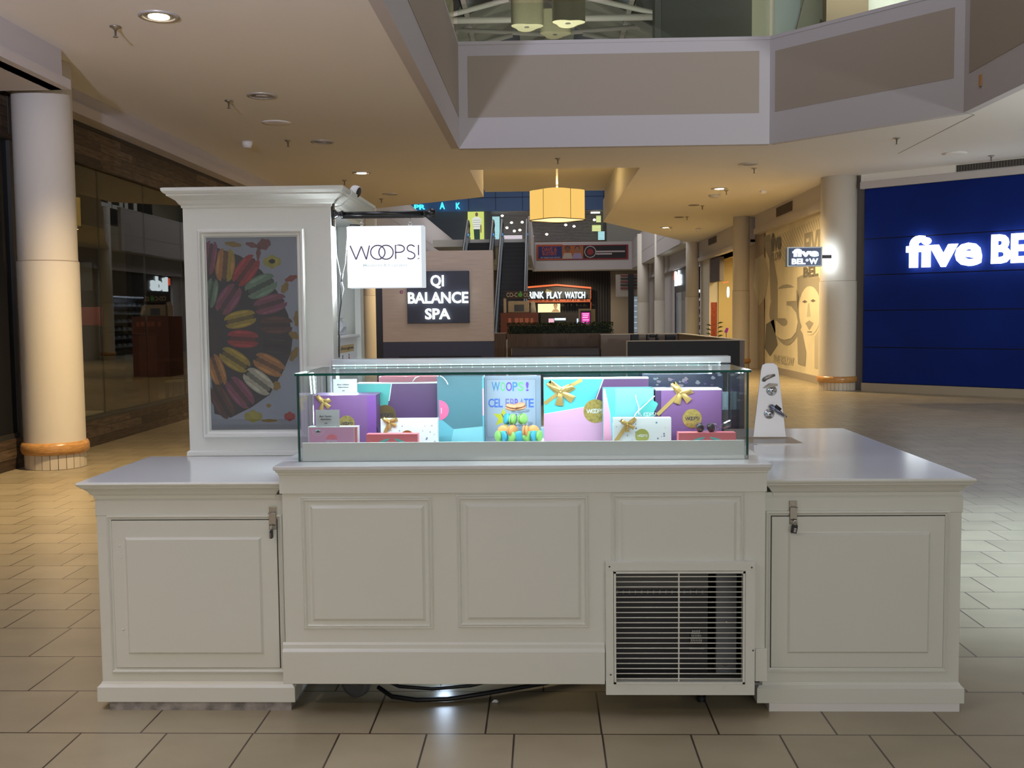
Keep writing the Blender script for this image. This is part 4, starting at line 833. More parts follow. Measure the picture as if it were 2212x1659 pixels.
# colourful pink boxes
def fancy(x0p, x1p, ytp, Yf, depth, label):
    rt, m, x0, x1, z0, z1 = giftbox('gift_box', label, G1, x0p, x1p, ytp, Yf, depth, coral)
    c = (x0+x1)/2; W = (x1-x0); zz0 = z0; z0 = VB-.012
    def band(r0, mat, lay):
        P = [(c+r0*W*math.cos(R(a)), z0-.004+(z1-z0)*1.25*min(.80, r0*1.9*math.sin(R(a)))) for a in range(0, 181, 10)]
        face(m, Yf, [(x, max(z0, z)) for x, z in P], mat, lay)
    band(.31, aqua, 1); band(.235, M('fancy_purple', (.24, .12, .45), .45), 2); face(m, Yf, [(c-.03*1.2, z0), (c+.036, z0), (c, z0+(z1-z0)*.80)], coral, 3); face(m, Yf, [(c-.012, z0), (c+.012, z0), (c+.007, z0+.008), (c-.007, z0+.008)], gold, 4)
    m.build('carton', rt); return rt, z1
fancy(791, 902, 938, 3.845, .05, 'low coral arch-printed box between the small pink and the dotted box')
rtf, zf = fancy(1466, 1590, 935, 3.845, .055, 'low coral box with an arch print, at the far right carrying wrapped macarons')
# teal bag with white handle, another bag behind it
def bag(label, x0p, x1p, ytp, Yf, depth, body, prints, handle=None):
    a = atY(x0p, ytp, Yf); b = atY(x1p, ytp, Yf); x0, x1, zt = a.x, b.x, a.z
    root = thing('gift_bag', label, 'gift bag', ((x0+x1)/2, Yf+depth/2, FL), 'gift bags in the glass case'); m = MB()
    t_ = .0012
    m.box(x0, x1, Yf, Yf+t_, FL, zt, body); m.box(x0, x1, Yf+depth-t_, Yf+depth, FL, zt, body); m.box(x0, x0+t_, Yf+t_, Yf+depth-t_, FL, zt, body); m.box(x1-t_, x1, Yf+t_, Yf+depth-t_, FL, zt, body); m.box(x0, x1, Yf+t_, Yf+depth-t_, FL, FL+t_, body)
    f = inner(x0, x1, FL, zt)
    for pts, mat, lay in prints: face(m, Yf, [f(*q) for q in pts], mat, lay)
    m.build('paper_body', root)
    if handle:
        m = MB(); m.tube([(px(u, v, Yf-.004)[0], Yf-.004-.01*k_, px(u, v, Yf)[1]) for k_, (u, v) in enumerate(handle)], .0022, M('cord_white', (.8, .8, .82), .6)); m.build('handle', root)
    return root, f, x0, x1, zt
rt, f, x0, x1, zt = bag('teal and dark petrol gift bag with a white handle, left of the drawn sign', 944, 1045, 813, 4.08, .06, petrol,
    [([(0, 0), (.27, 0), (.34, .10), (0, .32)], skyb, 1), ([(.27, 0), (.965, 0), (.965, .145), (.34, .10)], M('bag_sky2', (.22, .55, .66), .5), 1), ([(.965, .33), (1, .33), (1, .79), (.965, .79)], pink, 1), ([(.965, .79), (1, .79), (1, 1), (.965, 1)], skyb, 1), ([(.965, 0), (1, 0), (1, .33), (.965, .33)], skyb, 1)],
    [(951, 812), (958, 815), (965, 822), (969, 829)])
sticker(rt, *px(948, 886, 4.08), 4.08, .040, M('sticker_pink', (.65, .12, .28), .5), cardw, a0=-88, a1=88, word=False); m = MB(); a = px(953, 893, 4.08); m.box(a[0], a[0]+.0022, 4.078, 4.0785, a[1], a[1]+.022, cardw); m.build('lettering', rt)
bag('mauve gift bag whose top shows behind the large purple and teal box', 818, 944, 814, 4.20, .05, mauve, [], [(890, 829), (893, 822), (899, 815), (906, 812)])
# pale teal open bag
rt, f, x0, x1, zt = bag('open pale teal and pink gift bag with cord handles, left of the purple ribboned box', 1303, 1412, 839, 3.99, .075, M('bag_pale_teal', (.16, .45, .48), .5),
    [([(0, 0), (.18, 0), (.14, .45), (.04, .98), (0, 1)], M('bag_pink', (.75, .35, .50), .5), 1), ([(.18, 0), (.24, 0), (.24, 1), (.04, 1), (.14, .45)], turq, 1)],
    [(1414, 855), (1400, 867), (1385, 880), (1372, 891), (1368, 898)])
m = MB(); a = px(1382, 899, 3.99); woops(m, (a[0], 3.9888, a[1]), X_, Z_, .060, .014, cardw, .0014, .0005); m.build('lettering', rt)
sticker(rt, *px(1405, 886, 3.99), 3.9895, .038, tealb, cardw, word=False, a0=40, a1=270); m = MB(); m.tube([(px(u, v, 3.98)[0], 3.98, px(u, v, 3.98)[1]) for u, v in ((1373, 853), (1374, 862), (1380, 880), (1379, 892), (1382, 899))], .002, M('cord_white')); m.build('handle', rt)
# big turquoise box
Yf = 4.09; rt, m, x0, x1, z0, z1 = giftbox('gift_box', 'big turquoise and pink box with gold bow and seal, right of the drawn sign', G1, 1174, 1401, 819, Yf, .06, turq)
f = inner(x0, x1, z0, z1); face(m, Yf, [f(0, 0), f(.60, 0), f(.60, .55), f(.41, .50), f(0, .37)], pink); face(m, Yf, [f(.60, 0), f(1, 0), f(1, 1), f(.565, 1), f(.47, .55), f(.60, .5)], M('box_purple2', (.12, .035, .16), .45)); face(m, Yf, [f(0, .365), f(.41, .495), f(.41, .505), f(0, .375)], cardw, 2); face(m, Yf, [f(.565, 1), f(.575, 1), f(.49, .56), f(.48, .56)], cardw, 2)
m.prism([(x0, Yf-.001, z1+.0005), (x1, Yf-.001, z1+.0005), (x1, Yf-.001, z1+.005), (x0, Yf-.001, z1+.005)], (0, .06, 0), cardw); m.build('carton', rt)
bw_ = px(1211, 846, Yf); bow(rt, (bw_[0], Yf, bw_[1]), .052, 0, [px(1176, 872, Yf), bw_, px(1257, 820, Yf)]); sticker(rt, *px(1286, 888, Yf), Yf, .047, goldfoil, cardw)
# purple ribboned box right
Yf = 3.99; rt, m, x0, x1, z0, z1 = giftbox('gift_box', 'purple gift box with a diagonal gold ribbon, at the right of the case', G1, 1428, 1559, 843, Yf, .09, pur)
m.box(x0-.022, x0-.001, Yf, Yf+.085, z0, z1, M('box_purple_dark', (.05, .02, .09), .45)); m.prism([(x0-.02, Yf-.001, z1+.0005), (x1, Yf-.001, z1+.0005), (x1, Yf-.001, z1+.005), (x0-.02, Yf-.001, z1+.005)], (0, .09, 0), cardw); m.build('carton', rt)
bw_ = px(1470, 848, Yf); bow(rt, (bw_[0], Yf, bw_[1]), .042, -12, [px(1420, 896, Yf), (bw_[0], bw_[1])]); sticker(rt, *px(1495, 904, Yf), Yf, .037, goldfoil, ink2)
rt, m, x0, x1, z0, z1 = giftbox('gift_box', 'dark plum box wedged between the pale teal bag and the ribboned purple box', G1, 1398, 1440, 838, 4.13, .04, plum); m.build('carton', rt)
# spotted navy panel at the back right
terr = M('spotted_navy', (.03, .045, .10), .25); random.seed(12)
a, b = atY(1388, 808, 4.24), atY(1562, 900, 4.24); m = MB(); m.box(a.x, b.x, 4.24, 4.245, FL, a.z, terr)
for k in range(46):
    cx_, cz_ = random.uniform(a.x+.01, b.x-.01), random.uniform(a.z-.13, a.z-.006); r = random.uniform(.004, .013); ph = random.uniform(0, 3)
    m.poly([(max(a.x, min(b.x, cx_+r*(1+.25*math.sin(3*t+ph))*math.cos(t))), 4.2396-k*.00002, min(a.z-.001, cz_+r*.7*(1+.25*math.cos(2*t+ph))*math.sin(t))) for t in [q*math.pi/7 for q in range(14)]], random.choice((M('chip_pink', (.38, .30, .38), .3), M('chip_grey', (.34, .36, .42), .3), M('chip_violet', (.12, .08, .24), .3))))
tag(m.build('spotted_panel', fix=False), 'navy panel spotted with pale pebbles at the back right of the case', 'panel')
a, b = atY(1560, 846, 4.16), atY(1573, 885, 4.16); m = MB(); m.box(a.x, b.x, 4.16, 4.165, FL, b.z, clearpl); m.box(a.x, b.x, 4.158, 4.16, b.z, a.z, M('tag_blue', (.35, .55, .62), .5)); m.box(a.x+.006, b.x-.006, 4.157, 4.158, b.z+.01, a.z-.01, M('tag_blue2', (.45, .66, .72), .5)); tag(m.build('shelf_tag'), 'narrow pale blue upright tag beside the ribboned purple box', 'tag')
# drawn sign
Yd = 4.15; a, b = atY(1043, 955, Yd), atY(1168, 811, Yd); paperb = M('drawing_paper', (.36, .44, .58), .5)
dt = thing('drawn_sign', 'hand-coloured sign reading WOOPS! CELEBRATE with a yellow star, behind the macaron tower', 'sign', ((a.x+b.x)/2, Yd, FL))
m = MB(); m.box(a.x, b.x, Yd, Yd+.006, FL, b.z, paperb); m.build('frame_board', dt)
m = MB(); i0, i1 = atY(1052, 944, Yd), atY(1157, 819, Yd); m.box(i0.x, i1.x, Yd-.001, Yd-.0002, i0.z, i1.z, M('drawing_sheet', (.40, .48, .62), .4)); ln = M('pencil_line', (.15, .18, .25), .6)
for q in (((i0.x, i0.z), (i1.x, i0.z)), ((i1.x, i0.z), (i1.x, i1.z)), ((i1.x, i1.z), (i0.x, i1.z)), ((i0.x, i1.z), (i0.x, i0.z))): m.ribbon([(q[0][0], Yd-.001, q[0][1]), (q[1][0], Yd-.001, q[1][1])], .0012, (0, -1, 0), ln, .0003)
def dtx(s_, x0, y0, x1, y1, mat, bold=.02): p, q = atY(x0, y1, Yd), atY(x1, y0, Yd); m.text(s_, (p.x, Yd-.0012, p.z), X_, Z_, q.x-p.x, q.z-p.z, mat, .0006, bold)
cbl, cgr, cpu, cbd = M('marker_blue', (.05, .28, .55), .5), M('marker_green', (.15, .60, .25), .5), M('marker_purple', (.15, .08, .55), .5), M('marker_royal', (.06, .16, .60), .5)
for t_, x0, x1, mt in (('W', 1062, 1080, cbl), ('O', 1081, 1092, cgr), ('O', 1093, 1106, cpu), ('P', 1107, 1118, cbl), ('S', 1119, 1131, cgr), ('!', 1136, 1142, cpu)): dtx(t_, x0, 825, x1, 845, mt)
for t_, x0, x1, mt in (('C', 1055, 1067, cbd), ('E', 1068, 1076, cbd), ('L', 1077, 1086, cbd), ('E', 1092, 1100, M('marker_lilac', (.22, .20, .50), .5)), ('B', 1102, 1111, M('marker_lilac')), ('R', 1112, 1121, cpu), ('A', 1122, 1132, M('marker_lilac')), ('T', 1132, 1141, cbd), ('E', 1142, 1153, cbd)): dtx(t_, x0, 861, x1, 880, mt)
sc_ = atY(1086, 903, Yd); m.poly([(sc_.x+(.042 if k % 2 == 0 else .018)*math.sin(R(36*k+8)), Yd-.0012, sc_.z+(.042 if k % 2 == 0 else .018)*math.cos(R(36*k+8))) for k in range(10)], M('marker_yellow', (.60, .60, .02), .5)); dtx('Y', 1083, 894, 1093, 912, M('marker_navy', (.05, .10, .28), .5)); dtx('OU', 1095, 894, 1116, 912, M('marker_navy'))
m.build('drawing', dt, fix=False)

# macaron stand and macarons
Ym = 4.0; stc = px(1124, 900, Ym)[0]
ms = thing('tiered_stand', 'clear plastic tiered macaron stand in the middle of the case', 'cake stand', (stc, Ym, FL))
tz = [px(1124, y, Ym)[1] for y in (956, 944, 918, 890)]
for z, r in zip([.988]+tz[1:], (.064, .058, .045, .034)):
    m = MB(); m.lathe([(r*.3, .0), (r, .0), (r+.003, .004), (r+.004, .009), (r+.002, .009), (r, .003), (r*.3, .002)], (stc, Ym, z), clearpl, n=32); m.build('tier', ms)
m = MB(); m.lathe([(.03, FL), (.03, FL+.003), (.006, FL+.006), (.006, tz[3])], (stc, Ym, 0), clearpl, n=16); m.build('stem', ms)
def macaron_mesh(col, nm):
    sh = M('macaron_'+nm, col, .5, bump=.15, bscale=400); fl = M('macaron_fill_'+nm, tuple(c*.55 for c in col), .6)
    return sh, fl
GM = 'macarons on the tiered stand'
def macaron(c, ax_, col, nm, label, r=.0215, t=.021):
    sh, fl = macaron_mesh(col, nm); root = thing('macaron', label, 'macaron', c, GM); c = Vector(c)
    for sg in (1, -1):
        m = MB(); along(m, c, Vector(ax_)*sg, [(r*.9, .0022), (r*1.0, .003), (r*1.03, .0045), (r*.97, .0055), (r*.99, .0065), (r*.93, t*.40), (r*.75, t*.50), (r*.45, t*.56), (r*.05, t*.58)], sh, 22); m.build('shell', root)
    m = MB(); along(m, c, ax_, [(r*.88, -.0022), (r*.9, 0), (r*.88, .0022)], fl, 22); m.build('filling', root)
sal, grn, orn, blu = (.62, .30, .16), (.28, .62, .16), (.78, .36, .12), (.06, .42, .62)
def mc(x, y, dy=0): p = atY(x, y, Ym+dy); return (p.x, Ym+dy, p.z)
macaron(mc(1104, 880, -.010), (.22, -.1, .97), sal, 'salmon', 'smaller salmon macaron lying on the top tier, left'); macaron(mc(1122, 878, .01), (-.16, -.2, .96), sal, 'salmon', 'salmon macaron lying tilted on the top tier, right', .025)
macaron(mc(1096, 905, -.012), (-.85, -.45, .2), blu, 'blue', 'bright blue macaron standing on the second tier beside two green ones'); macaron(mc(1108, 906, -.022), (.9, -.42, 0), grn, 'green', 'green macaron in the middle of the second tier, beside the blue one'); macaron(mc(1129, 905, -.018), (.75, -.65, 0), grn, 'green', 'green macaron at the right end of the second tier')
macaron(mc(1088, 932, -.025), (-.35, -.93, .1), orn, 'orange', 'orange macaron facing forward at the left end of the third tier', .024); macaron(mc(1107, 932, -.042), (.72, -.68, 0), orn, 'orange', 'orange macaron second from the left on the third tier, half turned', .024)
macaron(mc(1135, 932, -.045), (1, -.12, 0), orn, 'orange', 'orange macaron standing edge-on on the third tier', .024); macaron(mc(1152, 932, -.025), (.4, -.9, .1), orn, 'orange', 'orange macaron facing forward at the right end of the third tier', .024)
for k, (x, c_, n_, tx) in enumerate(((1078, grn, 'green', 'green macaron at the left end of the bottom row'), (1090, blu, 'blue', 'blue macaron second from the left in the bottom row'), (1105, grn, 'green', 'green macaron left of centre in the bottom row, under the stand'), (1122, blu, 'blue', 'blue macaron edge-on in the centre of the bottom row'), (1138, grn, 'green', 'green macaron right of centre in the bottom row'), (1152, blu, 'blue', 'blue macaron second from the right in the bottom row'), (1163, grn, 'green', 'green macaron at the right end of the bottom row'))):
    p = mc(x, 957, -.03-.02*math.sin(R(180*k/6))); macaron((p[0], p[1], 1.014), (math.cos(R(150-20*k))*1.0, -.5, 0), c_, n_, tx)
# wrapped macarons
wr = thing('wrapped_macarons', 'dark chocolate macarons in a twisted clear wrapper on the right coral box', 'wrapped sweets', (.62, 3.87, zf))
for k, (x, y) in enumerate(((1512, 921), (1536, 921))):
    p = atY(x, y, 3.872); ch = M('macaron_choc', (.035, .015, .02), .35); m = MB(); along(m, (p.x, 3.872, zf+.017), (.8, -.5, .3), [(.005, -.013), (.014, -.010), (.017, -.004), (.015, 0), (.017, .004), (.014, .010), (.005, .013)], ch, 18); m.build('macaron', wr)
random.seed(2); m = MB(); p0 = atY(1502, 920, 3.868); p1 = atY(1550, 918, 3.868); p2 = atY(1577, 905, 3.868); vs = []; n = 12
ring = [(Vector((p0.x, 3.87, zf+.017)), .006), (Vector((p0.x+.008, 3.87, zf+.017)), .019), (Vector(((p0.x+p1.x)/2, 3.87, zf+.017)), .021), (Vector((p1.x-.004, 3.87, zf+.018)), .018), (Vector((p1.x+.008, 3.87, zf+.018)), .004), (Vector((p1.x+.022, 3.87, zf+.024)), .012), (Vector((p2.x, 3.87, zf+.034)), .016)]
for c_, r_ in ring:
    for k in range(n): q = 2*math.pi*k/n; j = 1+random.uniform(-.12, .12)*(1 if r_ > .01 else 0); vs.append((c_.x+random.uniform(-.001, .001), c_.y+r_*math.cos(q)*j, max(zf+.0008, c_.z+r_*math.sin(q)*j)))
m.add(vs, [(i*n+k, i*n+(k+1) % n, (i+1)*n+(k+1) % n, (i+1)*n+k) for i in range(len(ring)-1) for k in range(n)], clearpl); m.build('wrapper', wr)

# ================================================================== THE MALL BEHIND
# ---- blade sign on the column and the big letters on the blue wall
sgn = thing('blade_sign', 'small lit navy sign reading five BELOW mounted on the east column', 'sign', (4.75, 19.3, 2.3))
Ys = 19.3; a = atY(1704, 576, Ys); b = atY(1776, 533, Ys); dn = M('sign_navy', (.01, .03, .09), .3, emit=.25, ecol=(.02, .06, .2))
m = MB(); m.box(a.x-.03, b.x, Ys, Ys+.16, a.z, b.z, M('sign_case', (.06, .09, .12), .4)); m.build('box', sgn, .004)
m = MB(); m.box(a.x+.02, b.x-.02, Ys-.006, Ys-.001, a.z+.02, b.z-.02, dn); m.frame(a.x-.03, b.x, a.z, b.z, Ys, [(0, 0), (0, .012), (.02, .012), (.02, .0)], E_('sign_frame_lit', (.7, .75, .8), .5)); m.build('face', sgn)
m = MB(); W_, H_ = b.x-a.x, b.z-a.z; we = E_('sign_letters', (.80, .92, 1), 1.7)
m.text('five', (a.x+W_*.10, Ys-.008, a.z+H_*.49), X_, Z_, W_*.80, H_*.42, we, .004, .06); m.text('BEL', (a.x+W_*.08, Ys-.008, a.z+H_*.11), X_, Z_, W_*.42, H_*.30, we, .004, .05); m.text('o', (a.x+W_*.50, Ys-.008, a.z+H_*.25), X_, Z_, W_*.09, H_*.14, we, .004, .04); m.text('W', (a.x+W_*.60, Ys-.008, a.z+H_*.11), X_, Z_, W_*.28, H_*.30, we, .004, .05); m.build('lettering', sgn)
m = MB(); m.box(b.x, 5.3, Ys+.05, Ys+.10, (a.z+b.z)/2-.03, (a.z+b.z)/2+.03, dark); m.build('mounting_arm', sgn)
light('blade_sign_spill', 'AREA', (b.x+.02, Ys+.12, (a.z+b.z)/2), 5, (.8, .9, 1), (5.5, 19.8, (a.z+b.z)/2), .1, .35)
def onblue(x, y):   # photo direction met with the angled blue wall
    d = ray(x, y); n_ = un; t = (A_+un*.0-Vector((0, 0, CAMH))).dot(n_)/d.dot(n_); return Vector((0, 0, CAMH))+d*t
big = E_('wall_letters', (.90, .98, 1), 4.5)
def letters(s_, x0, y1, x1, y0, name, label, bold):
    a = onblue(x0, y1); b = onblue(x1, y1); c = onblue(x0, y0); m = MB(); w_ = (b-a).xy.length
    m.text(s_, a+un*.06, ux, Z_, w_, c.z-a.z, big, .05, bold); return m, w_
root = thing('wall_lettering', 'huge glowing white letters five BE on the blue wall at the right edge', 'sign', tuple(onblue(2050, 578)))
m, w_ = letters('five', 1962, 580, 2124, 511, '', '', .035); m.build('five_letters', root)
a = onblue(2145, 571); m = MB(); m.text('BELOW', a+un*.06, ux, Z_, 1.95, onblue(2145, 507).z-a.z, big, .05, .04); m.build('below_letters', root)
# ---- air vents high on the east fascia
m = MB(); a = onblue(2068, 366)
vdark = M('vent_dark', (.05, .045, .04), .6); u0 = (a-A_).dot(ux); m.prism([bw(u0, .04, 3.875), bw(u0+1.9, .04, 3.875), bw(u0+1.9, .04, 3.985), bw(u0, .04, 3.985)], un*(-.01), vdark)
for k in range(40): m.prism([bw(u0+.03+k*.047, .045, 3.88), bw(u0+.045+k*.047, .045, 3.88), bw(u0+.045+k*.047, .045, 3.98), bw(u0+.03+k*.047, .045, 3.98)], un*(-.005), M('vent_slat', (.12, .11, .10), .5))
tag(m.build('air_vent'), 'long dark slatted air vent above the blue wall', 'air vent')
def vent(x0, x1, yt, yb, label):
    a = atX(x0, yb, EX-.12); b = atX(x1, yt, EX-.12); m = MB(); ya, yb_ = sorted((a.y, b.y)); m.box(EX-.135, EX-.121, ya, yb_, 3.72, 3.93, M('vent_brown', (.10, .07, .05), .6))
    for k in range(8): m.box(EX-.139, EX-.135, ya+.02, yb_-.02, 3.735+k*.024, 3.742+k*.024, vdark)
    tag(m.build('air_vent'), label, 'air vent')
vent(1678, 1712, 430, 450, 'brown slatted air vent above the mural wall'); vent(1531, 1548, 508, 520, 'brown slatted air vent above the yellow-lit shop')
# ---- ceiling fittings
def downlight(x, y, lit, label, zc=CZ, sc_=1.0, first=[None, None]):
    p = atZ(x, y, zc); k = 0 if lit else 1; loc = (p.x, p.y, zc)
    if first[k]: return copy_tree(first[k], loc, label)
    t = thing('recessed_downlight', label, 'ceiling light', loc, 'recessed downlights in the mall ceiling'); m = MB()
    m.lathe([(.165, .0), (.165, -.012), (.13, -.016), (.125, 0)], loc, M('trim_grey', (.45, .42, .38), .4, .3), n=32, cap=False); m.build('trim_ring', t)
    m = MB(); m.lathe([(.128, -.004), (.126, -.006)], loc, lampoff, n=32)
    if lit: m.lathe([(.085, -.006), (.085, -.014)], loc, lampon, n=24)
    else: m.lathe([(.07, -.006), (.068, -.010)], loc, M('lamp_glass_grey', (.5, .48, .45), .2), n=24)
    m.build('lamp', t); first[k] = t; return t
L1 = [(343, 34, 'lit recessed downlight at the top left, nearest the camera'), (781, 373, 'lit recessed downlight above the tower\'s spotlight'), (1554, 407, 'nearer of two lit downlights in the right ceiling'), (1438, 491, 'farther of two lit downlights in the right ceiling, near the ceiling\'s end')]
for x, y, lb in L1: downlight(x, y, True, lb)
for x, y, lb in ((565, 206, 'unlit downlight nearest the lit one at the top left'), (696, 306, 'unlit downlight halfway along the left ceiling'), (843, 419, 'farthest unlit downlight, just above the black sign arm'), (1616, 354, 'unlit downlight in the right ceiling before the slim column')): downlight(x, y, False, lb)
def sprinkler(x, y, label, first=[None]):
    p = atZ(x, y, CZ); loc = (p.x, p.y, CZ)
    if first[0]: return copy_tree(first[0], loc, label)
    t = thing('fire_sprinkler', label, 'sprinkler', loc, 'fire sprinklers in the mall ceiling'); m = MB()
    m.lathe([(.048, 0), (.048, -.008), (.030, -.014), (.016, -.030)], loc, steeld, n=20); m.build('escutcheon', t)
    m = MB(); m.lathe([(.010, -.03), (.008, -.085), (.022, -.088), (.022, -.092)], loc, steeld, n=14); m.build('sprinkler_head', t); first[0] = t; return t
for x, y, lb in ((249, 57, 'sprinkler left of the lit downlight at the top left'), (494, 217, 'sprinkler beside the nearest unlit downlight'), (622, 303, 'sprinkler left of the middle unlit downlight'), (744, 389, 'sprinkler left of the lit downlight over the tower'), (824, 429, 'sprinkler left of the farthest unlit downlight'),
                 (1205, 342, 'lone sprinkler between balcony and ceiling coffer'), (1937, 298, 'sprinkler under the right-hand corner of the balcony'), (1629, 363, 'sprinkler beside the unlit downlight in the right ceiling'), (2141, 336, 'sprinkler above the blue wall\'s long vent'), (1569, 411, 'sprinkler touching the nearer lit downlight on the right'), (1517, 444, 'middle sprinkler of the right ceiling row'), (1484, 468, 'sprinkler second from the far end of the right ceiling'), (1449, 491, 'sprinkler beside the farther lit downlight on the right')): sprinkler(x, y, lb)
def puck(name, cat, x, y, r, h, label, mat=ceilm):
    p = atZ(x, y, CZ); m = MB(); m.lathe([(r, 0), (r, -h*.4), (r*.7, -h), (r*.2, -h)], (p.x, p.y, CZ), mat, n=28); tag(m.build(name), label, cat)
puck('smoke_detector', 'smoke detector', 534, 306, .075, .09, 'cream smoke detector left of the middle sprinkler on the left ceiling'); puck('smoke_detector', 'smoke detector', 1543, 421, .12, .06, 'wide grey detector just beyond the nearer lit right downlight', M('detector_grey', (.5, .48, .42), .5)); puck('smoke_detector', 'smoke detector', 1649, 412, .075, .06, 'small white smoke detector in the right ceiling before the mural'); puck('smoke_detector', 'smoke detector', 1508, 493, .08, .08, 'small smoke detector near the far end of the right ceiling')
puck('speaker_grille', 'ceiling speaker', 597, 265, .19, .012, 'round ceiling speaker painted like the left ceiling'); puck('speaker_grille', 'ceiling speaker', 2062, 331, .19, .02, 'round white ceiling speaker above the blue wall')
for x, y in ((1477, 469), (1509, 443)):
    p = atZ(x-10, y, CZ); m = MB(); m.lathe([(.13, 0), (.12, -.012)], (p.x, p.y, CZ), M('disc_dark', (.16, .14, .11), .5), n=24); tag(m.build('ceiling_disc'), 'flat dark disc left of the %s sprinkler in the right ceiling row' % ('second last' if y > 450 else 'middle'), 'ceiling fitting')

# ---- lobed pendant lamps
def lobed(name, label, cx, cy_, ztop, r, h, mat, matb, rod, group=None, seamm=None, lobes=4, ph=0, lobed_amp=.16):
    t = thing(name, label, 'pendant lamp', (cx, cy_, ztop-h), group); n = 72
    rr = lambda q: r*(1-lobed_amp+lobed_amp*math.cos(lobes*q+ph)); m = MB()
    ring = lambda s_, z: [(cx+rr(2*math.pi*k/n)*s_*math.cos(2*math.pi*k/n), cy_+rr(2*math.pi*k/n)*s_*math.sin(2*math.pi*k/n), z) for k in range(n)]
    m.add(ring(1, ztop)+ring(1, ztop-h), [(k, (k+1) % n, (k+1) % n+n, k+n) for k in range(n)], mat, True); m.build('lamp_shade', t, fix=False)
    m = MB(); m.poly(ring(.985, ztop-h+.01)[::-1], matb); m.build('diffuser', t, fix=False)
    if seamm:
        for q in ring(1.003, ztop-.02)[5::14]:
            m = MB(); d = Vector((q[0]-cx, q[1]-cy_, 0)).normalized(); m.tube([(q[0], q[1], ztop), (q[0], q[1], ztop-h)], .006, seamm, 6); m.build('seam', t)
        m = MB(); m.tube(ring(1.002, ztop-h), .009, seamm, 6, True); m.build('lower_rim', t)
    m = MB(); m.cyl((cx, cy_, ztop-h), .07, .03, M('finial_grey', (.12, .11, .10), .4)); m.build('finial', t) if matb is not None and not seamm else None
    m = MB(); m.cyl((cx, cy_, ztop-.05), .022, rod, whitep, n=12); m.build('rod', t)
    m = MB(); m.lathe([(.05, ztop+rod-.12), (.05, ztop+rod-.09), (.11, ztop+rod-.085), (.11, ztop+rod-.05)], (cx, cy_, 0), M('canopy_cream', (.7, .62, .48), .5), n=24); m.build('ceiling_canopy', t)
    return t
PY = 22.9; pa, pb = atY(1145, 413, PY), atY(1262, 470, PY)
shade_y = E_('shade_glow', (1, .62, .16), .95)
lobed('pendant_lamp', 'glowing yellow lobed drum pendant hanging in the ceiling coffer', (pa.x+pb.x)/2, PY, pa.z-.0, (pb.x-pa.x)/2*1.02, pa.z-pb.z+.05, shade_y, E_('diffuser_glow', (1, .74, .36), 1.5), 4.88-pa.z+.10, seamm=M('seam_brown', (.10, .06, .02), .7), ph=.4, lobed_amp=.09)
light('pendant_up', 'POINT', ((pa.x+pb.x)/2, PY, pa.z+.12), 34, (1, .70, .30), size=.15)
light('pendant_down', 'AREA', ((pa.x+pb.x)/2, PY, pb.z-.08), 60, (1, .72, .36), ((pa.x+pb.x)/2, PY, 0), .8)
# upper dim cluster
cream_d = M('shade_linen_unlit', (.34, .31, .20), .8, noise=.06, nscale=30); cream_b = M('shade_base_unlit', (.40, .36, .24), .7)
for x0, x1, yb_, Yq, hz, lb in ((1100, 1176, 60, 28.5, 1.0, 'left unlit linen drum of the upper lamp cluster'), (1188, 1266, 52, 27, 1.0, 'right unlit linen drum of the upper lamp cluster'), (1162, 1236, 76, 31, .65, 'lowest and farthest drum of the upper lamp cluster')):
    a, b = atY(x0, yb_, Yq), atY(x1, yb_, Yq); lobed('drum_lamp', lb, (a.x+b.x)/2, Yq, a.z+hz, (b.x-a.x)/2, hz, cream_d, cream_b, 1.6, 'unlit drum lamps under the skylight roof', lobes=3, ph=1.2)

# ---- upper storey walls and the roof
wallup = M('upper_wall_grey', (.16, .155, .13), .8); roofm = M('roof_panel', (.42, .42, .37), .7); beam = M('roof_beam', (.30, .28, .25), .6); nightg = M('night_glass', (.02, .022, .025), .15)
m = MB(); a, b = atY(1414, 90, 21), atY(1624, 90, 21); m.box(a.x, b.x, 21, 21.4, 4.6, 12, wallup); m.box(a.x, a.x+.12, 20.9, 21, 4.6, 12, M('upper_edge', (.22, .21, .18), .8)); struct(m.build('wall_upper'))
rf = MB(); RX, RZ, EXW, EZ = .2, 13.2, 9.0, 8.0   # ridge, eaves
for sg in (-1, 1):
    for yy in range(-4, 56, 4):
        for (u0, u1, mt) in ((0, .12, roofm), (.12, .42, nightg if (yy//4) % 2 == 0 else roofm), (.42, 1, roofm)):
            P = lambda u, y: (RX+sg*EXW*u, y, RZ-(RZ-EZ)*u)
            rf.prism([P(u0, yy+.12), P(u1, yy+.12), P(u1, yy+3.88), P(u0, yy+3.88)], (0, 0, .08), mt)
struct(rf.build('ceiling_roof'))
tr_ = MB()
for yy in range(16, 60, 4):
    for sg in (-1, 1):
        tr_.prism([(RX, yy-.12, RZ-.25), (RX+sg*EXW, yy-.12, EZ-.25), (RX+sg*EXW, yy-.12, EZ), (RX, yy-.12, RZ)], (0, .24, 0), beam)
        tr_.tube([(RX, yy, 11.0), (RX+sg*EXW*.38, yy, RZ-(RZ-EZ)*.38)], .08, fasw); tr_.tube([(RX+sg*1.2, yy, 11.0), (RX+sg*EXW*.6, yy, RZ-(RZ-EZ)*.6-.1)], .08, fasw)
    tr_.tube([(RX-EXW*.7, yy, 10.4), (RX+EXW*.7, yy, 10.4)], .10, fasw)
for u in (.3, .6, .9):
    for sg in (-1, 1): tr_.box(RX+sg*EXW*u-.08, RX+sg*EXW*u+.08, 16, 58, RZ-(RZ-EZ)*u-.16, RZ-(RZ-EZ)*u-.02, fasw)
struct(tr_.build('trim_roof'))
